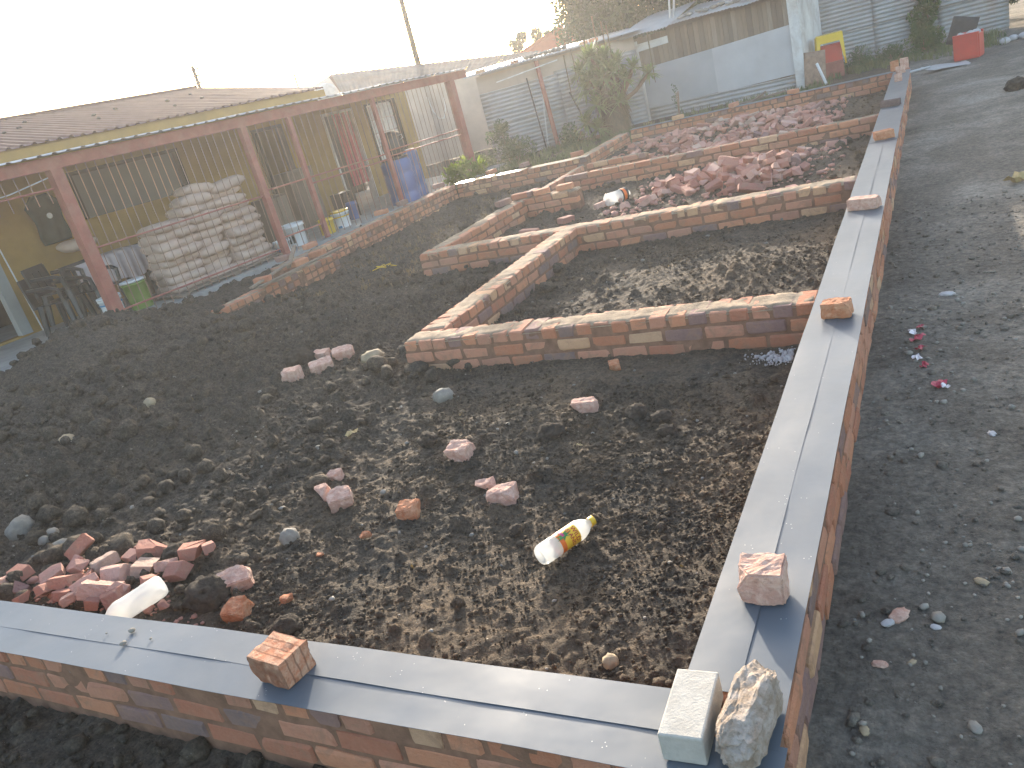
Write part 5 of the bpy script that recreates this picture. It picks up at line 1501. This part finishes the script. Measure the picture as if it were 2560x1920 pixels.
t.tube(pts, .0028, 5); tag(t.build('string', M['yellow_plastic']), 'tangle of yellow string on the soil before the brick step', 'string')
for k, (x, y, s_, mt, lab) in enumerate(((.386, .535, .03, 'hero_pink', 'flat pinkish flake on the yard beside the near wall'), (.43, .76, .05, 'hero_pink', 'pink smear of crushed brick on the yard'), (.62, .34, .03, 'grit', 'pale flat stone near the picture corner'), (.53, .72, .022, 'white_grit', 'white bone-like chip on the yard'), (.40, .72, .03, 'white_grit', 'two white slivers beside the crushed brick'),
        (.74, 1.95, .03, 'white_grit', 'white scrap on the upper yard'), (.60, 3.7, .06, 'white_grit', 'pale flat strip lying on the far yard'), (.47, .56, .018, 'tan_stone', 'rounded tan pebble on the yard'), (.36, .28, .025, 'tan_stone', 'brown stone at the foot of the near wall'), (.66, .95, .03, 'tan_stone', 'tan stones on the light patch of yard'))):
    loose('stone', lab, 'stone', 'stones and chips on the yard', lump_mesh(500 + k, (s_ * .75, s_ * .5, s_ * .25), .4, 3), (x, y, gz(x, y) + s_ * .12), (0, 0, k), mat=M[mt])

loose('soil_clod', 'dark lump lying alone on the far yard', 'clod', None, lump_mesh(601, (.14, .11, .1), .4, 4, 2.1), (*(1.50, 11.40), gz(*(1.50, 11.40)) + .05), (0, 0, .6), mat=M['clod'])
crumple('tan rag at the edge of the yard', 'rag', *(1.16, 6.26), gz(*(1.16, 6.26)) + .005, .2, M['dry_leaf'], 35, 'rag')

# ------------------------------------------------------------------ things by the rear fence
def rot_box(name, lab, cat, x, y, z, sx, sy, sz, mat, rot, parts=()):
    e = empty(name, (x, y, z)); e.rotation_euler = rot; tag(e, lab, cat)
    return e


uc = empty('plastic_chair', (-1.38, 18.25, -.30), .15); tag(uc, 'yellow plastic chair turned upside down over a red crate', 'chair')
t = MB(); t.box(-.26, .26, -.22, .22, .84, .88); t.build('seat', M['yellow_plastic'], uc)
for sx in (-1, 1):
    t = MB(); t.add([(sx * .26, -.23, .86), (sx * .17, -.23, .86), (sx * .235, -.26, .38), (sx * .28, -.26, .38), (sx * .26, -.19, .86), (sx * .17, -.19, .86), (sx * .235, -.23, .38), (sx * .28, -.23, .38)], [(0, 1, 2, 3), (7, 6, 5, 4), (0, 4, 5, 1), (1, 5, 6, 2), (2, 6, 7, 3), (3, 7, 4, 0)]); t.build('leg', M['yellow_plastic'], uc)
    t = MB(); t.tube([(sx * .25, .2, .85), (sx * .30, .24, .2)], [.035, .02], 6); t.build('leg', M['yellow_plastic'], uc)
t = MB(); t.box(-.24, .24, -.235, -.215, .72, .86); t.build('seat_rail', M['yellow_plastic'], uc)


def crate(label, x, y, z, w_, d_, h_, rz, mat):
    c = empty('crate', (x, y, z), rz); tag(c, label, 'crate')
    t_ = MB(); t_.box(-w_ / 2, w_ / 2, -d_ / 2, d_ / 2, 0, .02); t_.build('base', mat, c)
    for sx in (-1, 1): MB().box(sx * w_ / 2 - .012, sx * w_ / 2 + .012, -d_ / 2, d_ / 2, .021, h_).build('side_panel', mat, c)
    for sy in (-1, 1): MB().box(-w_ / 2 + .013, w_ / 2 - .013, sy * d_ / 2 - .012, sy * d_ / 2 + .012, .021, h_).build('end_panel', mat, c)
    for sy in (-1, 1): MB().box(-w_ / 2 - .01, w_ / 2 + .01, sy * d_ / 2 - .03, sy * d_ / 2 + .03, h_ + .001, h_ + .04).build('rim', mat, c)
    return c


crate('bright red crate under the upturned yellow chair', -1.38, 18.3, -.01, .42, .32, .33, .1, M['red_plastic'])
crate('dull red bin standing below the bright red crate', -1.36, 18.3, -.31, .40, .34, .29, .1, M['maroon'])
crate('red plastic crate full of stones by the far path', 1.12, 16.4, -.33, .40, .34, .40, -.25, M['red_plastic'])
for k, (x, y, lab) in enumerate(((1.0, 16.35, 'white stone in the left corner of the red crate'), (1.15, 16.4, 'white stone in the middle of the red crate'), (1.25, 16.45, 'stone in the right corner of the red crate'))):
    loose('stone', lab, 'stone', 'stones in the red crate', lump_mesh(530 + k, (.08, .07, .06), .3, 2), (x, y, .08), (0, 0, k), mat=M['white_grit'])
for lab, x, y, z, w_, h_, rot, mat in (('dark sheet of rusty iron leaning at the shack corner', -1.62, 17.4, .02, .42, .7, (1.25, .1, .2), 'old_wood'), ('dark board leaning behind the red crate', 1.05, 16.95, .12, .45, .5, (1.2, .25, -.3), 'pole'), ('crumpled tin sheet on the ground by the long wall end', .75, 15.5, -.28, .75, .35, (.12, .1, .35), 'zinc')):
    vs_, fs_ = strip_grid(w_, -h_ / 2, h_ / 2, 6, 5, lambda x_, y_, i, j: .03 * mnoise.noise(Vector((x_ * 5, y_ * 5, w_ * 9))))
    vs_ = [(x_ - w_ / 2, y_, z_) for x_, y_, z_ in vs_]
    o = loose('metal_sheet', lab, 'sheet', None, mesh_from('metal_sheet', vs_, fs_, True), (x, y, z), rot, mat=M[mat]); md = o.modifiers.new('t', 'SOLIDIFY'); md.thickness = .006
t = MB(); t.tube([(-1.55, 17.2, .12), (-1.38, 16.9, -.28)], .028, 8); tag(t.build('pipe', M['white_paint']), 'short pale pipe leaning before the red crate', 'pipe')
t = MB(); t.tube([(.05, 13.9, -.1), (.5, 14.3, -.12)], .02, 6); tag(t.build('pipe', M['steel']), 'thin pipe sticking out past the end of the long wall', 'pipe')
for k, (a, b, lab) in enumerate((((-3.0, 15.6, -.2), (-1.95, 15.5, -.12), 'grey board lying behind the rear wall'), ((-2.75, 15.3, -.25), (-2.3, 15.45, -.05), 'short pale stake leaning on the grey board'))):
    a, b = Vector(a), Vector(b); d = b - a; mt = d.to_track_quat('X', 'Z').to_matrix().to_4x4(); mt.translation = a
    tag(MB().box(0, d.length, -.05, .05, 0, .03, mt).build('plank', M['plank']), lab, 'plank')
for k in range(14):
    x = 1.75 + .16 * k; y = 17.6 + .22 * math.sin(k * 1.3) + .06 * k
    loose('stone', ORD[k] + ' pale stone from the left in the row edging the far path', 'stone', 'row of pale stones along the far path', lump_mesh(540 + k, (.10, .08, .07), .35, 2), (x, y, -.29), (0, 0, k), mat=M['white_grit'])
# ------------------------------------------------------------------ plants
def mat_leaf(name, c, trans=0.35, var=.35):
    t_ = NT(name); out = t_.n['Material Output']; v = t_.coord('Object')
    f = t_.noise(v, 2.3, 3, .6); g = t_.noise(v, 17.0, 2, .6)
    col = t_.ramp(t_.math('ADD', t_.math('MULTIPLY', f, .6), t_.math('MULTIPLY', g, .4)), [(.35, tuple(x * (1 - var) for x in c)), (.65, tuple(min(1, x * (1 + var)) for x in c))])
    t_.color(col); t_.set(Roughness=.5); t_.b.inputs['Specular IOR Level'].default_value = .35
    tl = t_.new('ShaderNodeBsdfTranslucent'); t_.l(t_.mix(1.0, col, (1.0, 1.0, .55), 'MULTIPLY'), tl.inputs[0])
    m1 = t_.new('ShaderNodeMixShader'); m1.inputs[0].default_value = trans; t_.l(t_.b.outputs[0], m1.inputs[1]); t_.l(tl.outputs[0], m1.inputs[2])
    t_.l(m1.outputs[0], out.inputs['Surface'])
    return t_.m


M['leaf_tree'] = mat_leaf('mango_leaf', (0.06, 0.085, 0.03), .12)
M['leaf_far'] = mat_leaf('far_leaf', (0.07, 0.10, 0.045), .3)
M['leaf_spiky'] = mat_leaf('spiky_leaf', (0.21, 0.26, 0.11), .35)
M['leaf_dead'] = mat_leaf('withered_leaf', (0.16, 0.115, 0.065), .2)
M['leaf_vine'] = mat_leaf('vine_leaf', (0.075, 0.13, 0.035), .35)
M['leaf_bright'] = mat_leaf('sunlit_leaf', (0.17, 0.23, 0.04), .55)
M['leaf_shrub'] = mat_leaf('shrub_leaf', (0.085, 0.13, 0.055), .35)
M['grass'] = mat_leaf('dry_grass', (0.15, 0.17, 0.075), .35)


def leaf_cloud(name, centres, n, size, aspect, mat, parent, seed, droop=.3, fold=.25):
    """leaves (two folded quads each) spread through clumps (x, y, z, radius)"""
    r = np.random.RandomState(seed)
    cs = np.array(centres, float); wts = cs[:, 3] ** 2.2; wts /= wts.sum()
    pick = r.choice(len(cs), n, p=wts)
    d = r.normal(0, 1, (n, 3)); d /= np.linalg.norm(d, axis=1)[:, None]
    rad = cs[pick, 3] * r.uniform(.35, 1.0, n) ** .5
    pos = cs[pick, :3] + d * rad[:, None]
    ax = d * .6 + r.normal(0, .7, (n, 3)); ax[:, 2] -= droop; ax /= np.linalg.norm(ax, axis=1)[:, None]
    sd = np.cross(ax, r.normal(0, 1, (n, 3))); sd /= np.linalg.norm(sd, axis=1)[:, None]
    nn = np.cross(ax, sd)
    L = size * r.uniform(.6, 1.3, n)[:, None]; W = L * aspect
    V0 = pos - ax * L * .5; V1 = pos + sd * W * .5 + nn * W * fold; V2 = pos + ax * L * .5; V3 = pos - sd * W * .5 + nn * W * fold
    Vt = np.stack([V0, V1, V2, V3], 1).reshape(-1, 3)
    b = np.arange(n)[:, None] * 4
    F = np.concatenate([b + np.array([[0, 1, 2]]), b + np.array([[0, 2, 3]])], 0)
    return link(name, mesh_from(name, Vt, F), mat, parent)


def clumps(c, r, n, seed, rmin=.25, rmax=.5, flat=1.0):
    rs = np.random.RandomState(seed); out = []
    for _ in range(n):
        d = rs.normal(0, 1, 3); d /= np.linalg.norm(d); q = rs.uniform(.3, 1) ** .5
        out.append((c[0] + d[0] * r[0] * q, c[1] + d[1] * r[1] * q, c[2] + d[2] * r[2] * q * flat, min(r) * rs.uniform(rmin, rmax)))
    return out


def tree(label, x, y, z, cr, cz, n_cl, n_leaf, leaf, mat, seed, trunk_r, asp=.32, cx=0, cyo=0, extra=()):
    e = empty('tree', (x, y, z)); tag(e, label, 'tree')
    cl = clumps((cx, cyo, cz), cr, n_cl, seed, .22, .42) + list(extra)
    leaf_cloud('crown', cl, n_leaf, leaf, asp, mat, e, seed + 1)
    t_ = MB(); t_.tube([(0, 0, 0), (.05 * cr[0], 0, cz * .35), (.02 * cr[0], .05, cz * .8)], [trunk_r, trunk_r * .75, trunk_r * .5], 10); t_.build('trunk', M['old_wood'], e)
    rs = random.Random(seed)
    for c in rs.sample(cl, min(12, len(cl))):
        t_ = MB(); t_.tube([(0, 0, cz * rs.uniform(.35, .6)), (c[0] * .5, c[1] * .5, (cz * .6 + c[2]) / 2), (c[0], c[1], c[2])], [trunk_r * .4, trunk_r * .25, trunk_r * .1], 6); t_.build('limb', M['old_wood'], e)
    return e


tree('big leafy tree rising behind the patched shacks', -5.0, 22.6, -.3, (3.9, 2.0, 3.1), 3.7, 130, 70000, .20, M['leaf_tree'], 71, .35, extra=[(-2.7 + .33 * math.sin(q * 2.1) + .12 * (q % 4), -1.2 + .4 * math.cos(q), 1.9 + .2 * q, .75) for q in range(16)] + [(-1.6 + .8 * q, -1.4, 2.2 + .15 * math.sin(q * 3), .7) for q in range(6)])
tree('second large tree behind the plank shack', 1.0, 24.5, -.3, (4.2, 2.0, 3.2), 4.0, 100, 34000, .22, M['leaf_tree'], 73, .35)
tree('small round tree beside the far red roof', -12.9, 29.0, -.3, (.95, .8, .6), 2.5, 14, 2600, .17, M['leaf_far'], 75, .09)
tree('dark bush at the end of the corrugated fence', 2.95, 21.0, -.35, (1.2, .9, 1.2), .95, 20, 8000, .12, M['leaf_tree'], 77, .05)

# spiky tree with rosettes
sp = empty('spiky_tree', (-5.55, 16.15, -.33)); tag(sp, 'bushy spiky tree with sword leaves before the shacks', 'tree')
t = MB(); t.tube([(0, 0, 0), (.02, .0, .35), (-.03, 0, .75), (-.1, 0, 1.1)], [.15, .13, .12, .09], 10); t.build('trunk', M['old_wood'], sp)
rs = random.Random(5)
ROS = [(-.45, .1, 1.62, .5), (-.18, 0, 1.5, .52), (.1, -.1, 1.3, .5), (-.4, -.2, 1.3, .5), (-.3, -.3, .75, .5), (.2, -.25, .7, .42), (.55, -.05, 1.3, .36), (-.62, 0, 1.45, .48), (-.30, -.1, 1.72, .5), (-.05, .05, 1.62, .46), (.22, 0, 1.45, .44), (-.52, -.15, 1.1, .5), (-.1, -.2, 1.25, .5), (.35, -.1, 1.12, .42), (.85, 0, 1.12, .34), (-.25, .1, .95, .45), (.05, -.2, .85, .42), (-.62, -.3, .42, .42), (-.35, -.35, .28, .4), (-.85, -.35, .12, .36)]
for k, (x, y, z, R_) in enumerate(ROS):
    vs_ = []; fs_ = []
    for q in range(110):
        a_ = rs.uniform(0, 6.28); el = rs.uniform(-.35, 1.35); L = R_ * rs.uniform(.75, 1.15); w_ = .03
        d = Vector((math.cos(a_) * math.cos(el), math.sin(a_) * math.cos(el), math.sin(el))); sd = Vector((-math.sin(a_), math.cos(a_), 0))
        base = Vector((x, y, z)); i0 = len(vs_)
        for s_ in range(5):
            u = s_ / 4; p_ = base + d * L * u + Vector((0, 0, -.30 * L * u * u)); ww = w_ * (1 - u) ** .7 * (.6 + .8 * u if u < .5 else 1) + .001
            vs_ += [p_ - sd * ww, p_ + sd * ww]
        for s_ in range(4): fs_.append((i0 + 2 * s_, i0 + 2 * s_ + 1, i0 + 2 * s_ + 3, i0 + 2 * s_ + 2))
    link('leaf_rosette', mesh_from('leaf_rosette', vs_, fs_), M['leaf_spiky'], sp)
    t = MB(); t.tube([(0, 0, .6 if z > .6 else .1), (x * .6, y * .6, z * .75), (x, y, z)], [.06, .045, .035], 6); t.build('limb', M['old_wood'], sp)
vs_ = []; fs_ = []
for q in range(900):
    a_ = rs.uniform(0, 6.28); z = rs.uniform(.25, 1.15); r0 = rs.uniform(.1, .32); L = rs.uniform(.25, .5)
    p0 = Vector((math.cos(a_) * r0 - .08, math.sin(a_) * r0, z)); p1 = p0 + Vector((math.cos(a_) * .12, math.sin(a_) * .12, -L)); sd = Vector((-math.sin(a_), math.cos(a_), 0)) * .02
    i0 = len(vs_); vs_ += [p0 - sd, p0 + sd, p1 + sd * .2, p1 - sd * .2]; fs_.append((i0, i0 + 1, i0 + 2, i0 + 3))
tag(link('withered_skirt', mesh_from('withered_skirt', vs_, fs_), M['leaf_dead'], sp), kind=None)
for k, (x, z0, z1) in enumerate(((-.15, 1.9, 2.5), (.02, 1.85, 2.35), (.12, 1.7, 2.25), (-.42, 1.75, 2.1), (-.75, 1.6, 1.98), (-.95, 1.5, 1.9), (.95, 1.3, 1.9))):
    t = MB(); t.tube([(x, 0, z0 - .4), (x + .01, 0, z1)], [.008, .018], 5); t.build('flower_stalk', M['leaf_dead'], sp)


def shrub(label, x, y, h, w_, n, seed, mat='leaf_shrub', leaf=.09, asp=.25, z=-.33):
    e = empty('shrub', (x, y, z)); tag(e, label, 'shrub')
    r = random.Random(seed)
    cl = [(r.gauss(0, w_ * .35), r.gauss(0, w_ * .3), h * r.uniform(.15, .92), w_ * r.uniform(.18, .34)) for _ in range(14)]
    cl = [(c[0] * (1.1 - c[2] / h * .7), c[1] * (1.1 - c[2] / h * .7), c[2], c[3]) for c in cl]
    leaf_cloud('foliage', cl, n, leaf, asp, M[mat], e, seed, -.2)
    for q in range(4):
        t_ = MB(); t_.tube([(0, 0, 0), (r.gauss(0, w_ * .2), r.gauss(0, w_ * .2), h * .7)], [.015, .006], 5); t_.build('stem', M['old_wood'], e)


shrub('upright feathery shrub before the corrugated shack', -7.75, 14.9, .95, .5, 1500, 81)
shrub('low bushy shrub at the foot of the feathery one', -7.35, 14.5, .5, .6, 1300, 82)
shrub('small weed bush at the end of the verandah', -8.3, 14.6, .45, .5, 900, 83, 'leaf_spiky')
shrub('leafy weed between the spiky tree and the red post', -6.45, 15.6, .45, .55, 1100, 84)
shrub('thin weed standing before the grey boards', -4.35, 16.6, .85, .16, 160, 85, leaf=.06)
shrub('scrubby weeds left of the tin fence', -.9, 18.9, .35, .7, 900, 86)
shrub('weedy clump at the foot of the vine', .35, 19.4, .5, .55, 1100, 87, 'leaf_vine')
shrub('low weeds behind the red crates', -.2, 18.6, .3, .6, 700, 88)
g1 = empty('leafy_plant', V(7.55, .35, -.33)); tag(g1, 'bright sunlit yellow-green plant by the shining strip', 'plant')
leaf_cloud('foliage', [(-.2, 0, .3, .2), (0, .1, .36, .22), (.15, -.1, .34, .2), (.25, .25, .3, .18), (-.15, -.25, .25, .2)], 420, .15, .34, M['leaf_bright'], g1, 91, -.5)
t = MB(); t.tube([(0, 0, 0), (0, 0, .3)], .012, 5); t.build('stem', M['leaf_dead'], g1)
vn = empty('vine', (.42, 20.25, -.35)); tag(vn, 'green vine climbing the corrugated fence', 'vine')
r = random.Random(9)
leaf_cloud('foliage', [(r.gauss(0, .16) + .04 * q / 10, -.05 + r.uniform(-.08, .05), .15 + q * .062, .17) for q in range(34)], 2600, .10, .6, M['leaf_vine'], vn, 92, .5)
t = MB(); t.tube([(0, 0, 0), (.05, 0, .7), (-.03, 0, 1.4), (.04, 0, 2.2)], [.03, .02, .015, .008], 6); t.build('stem', M['old_wood'], vn)

# grass and weeds along the rear boundary
def tufts(name, label, pts, h, mat, seed, per=9):
    rs2 = np.random.RandomState(seed); vs2 = []; fs2 = []
    for (x, y) in pts:
        z = float(gh(x, y))
        for _ in range(per):
            a_ = rs2.uniform(0, 6.28); L = h * rs2.uniform(.5, 1.2); ln = L * rs2.uniform(.2, .7); w_ = .006 + .004 * rs2.rand()
            bx, by = x + rs2.normal(0, .04), y + rs2.normal(0, .04); dx, dy = math.cos(a_), math.sin(a_)
            i0 = len(vs2)
            vs2 += [(bx - dy * w_, by + dx * w_, z), (bx + dy * w_, by - dx * w_, z), (bx + dx * ln * .4 + dy * w_ * .7, by + dy * ln * .4 - dx * w_ * .7, z + L * .6), (bx + dx * ln * .4 - dy * w_ * .7, by + dy * ln * .4 + dx * w_ * .7, z + L * .6), (bx + dx * ln, by + dy * ln, z + L)]
            fs2 += [(i0, i0 + 1, i0 + 2, i0 + 3), (i0 + 3, i0 + 2, i0 + 4)]
    return tag(link(name, mesh_from(name, vs2, fs2), mat), label, 'grass', None, 'stuff')


rs2 = np.random.RandomState(97)
tufts('grass', 'green weeds along the foot of the corrugated shack', np.stack([rs2.uniform(-8.6, -4.6, 330), rs2.uniform(12.6, 16.2, 330)], -1), .16, M['grass'], 98)
tufts('grass', 'grass and weeds between the rear wall and the plank shack', np.stack([rs2.uniform(-4.6, -1.2, 260), rs2.uniform(13.9, 17.3, 260)], -1), .13, M['grass'], 99)
tufts('grass', 'weeds along the foot of the tin fence', np.stack([rs2.uniform(-1.5, 1.8, 240), rs2.uniform(17.5, 20.2, 240)], -1), .15, M['grass'], 100)
rs2 = np.random.RandomState(101)
pp = np.stack([rs2.uniform(-6.6, -4.4, 260), rs2.uniform(5.4, 10.8, 260)], -1)
tufts('grass', 'dry roots and straw over the soil before the verandah', pp, .055, M['leaf_dead'], 102, 5)
pp = np.stack([rs2.uniform(-5.5, -.1, 90), rs2.uniform(.1, 5.5, 90)], -1)
tufts('grass', 'scattered bits of straw and root on the dug soil', pp, .022, M['leaf_dead'], 103, 1)
# ------------------------------------------------------------------ scattering air volume, added to stand in for lens glare
hz = MB().box(-72, 72, -31, 72, -2.2, 13.0).build('glare_haze', None)
hm_ = bpy.data.materials.new('lens_glare_air'); hm_.use_nodes = True
hn = hm_.node_tree.nodes; hn.clear()
hv = hn.new('ShaderNodeVolumePrincipled'); ho = hn.new('ShaderNodeOutputMaterial')
hv.inputs['Color'].default_value = (1.0, 0.985, 0.98, 1)
hv.inputs['Density'].default_value = 0.0024
hv.inputs['Anisotropy'].default_value = 0.50
hm_.node_tree.links.new(hv.outputs[0], ho.inputs['Volume'])
hz.data.materials.append(hm_)
tag(hz, 'added air volume imitating lens glare over the building site', kind='stuff')
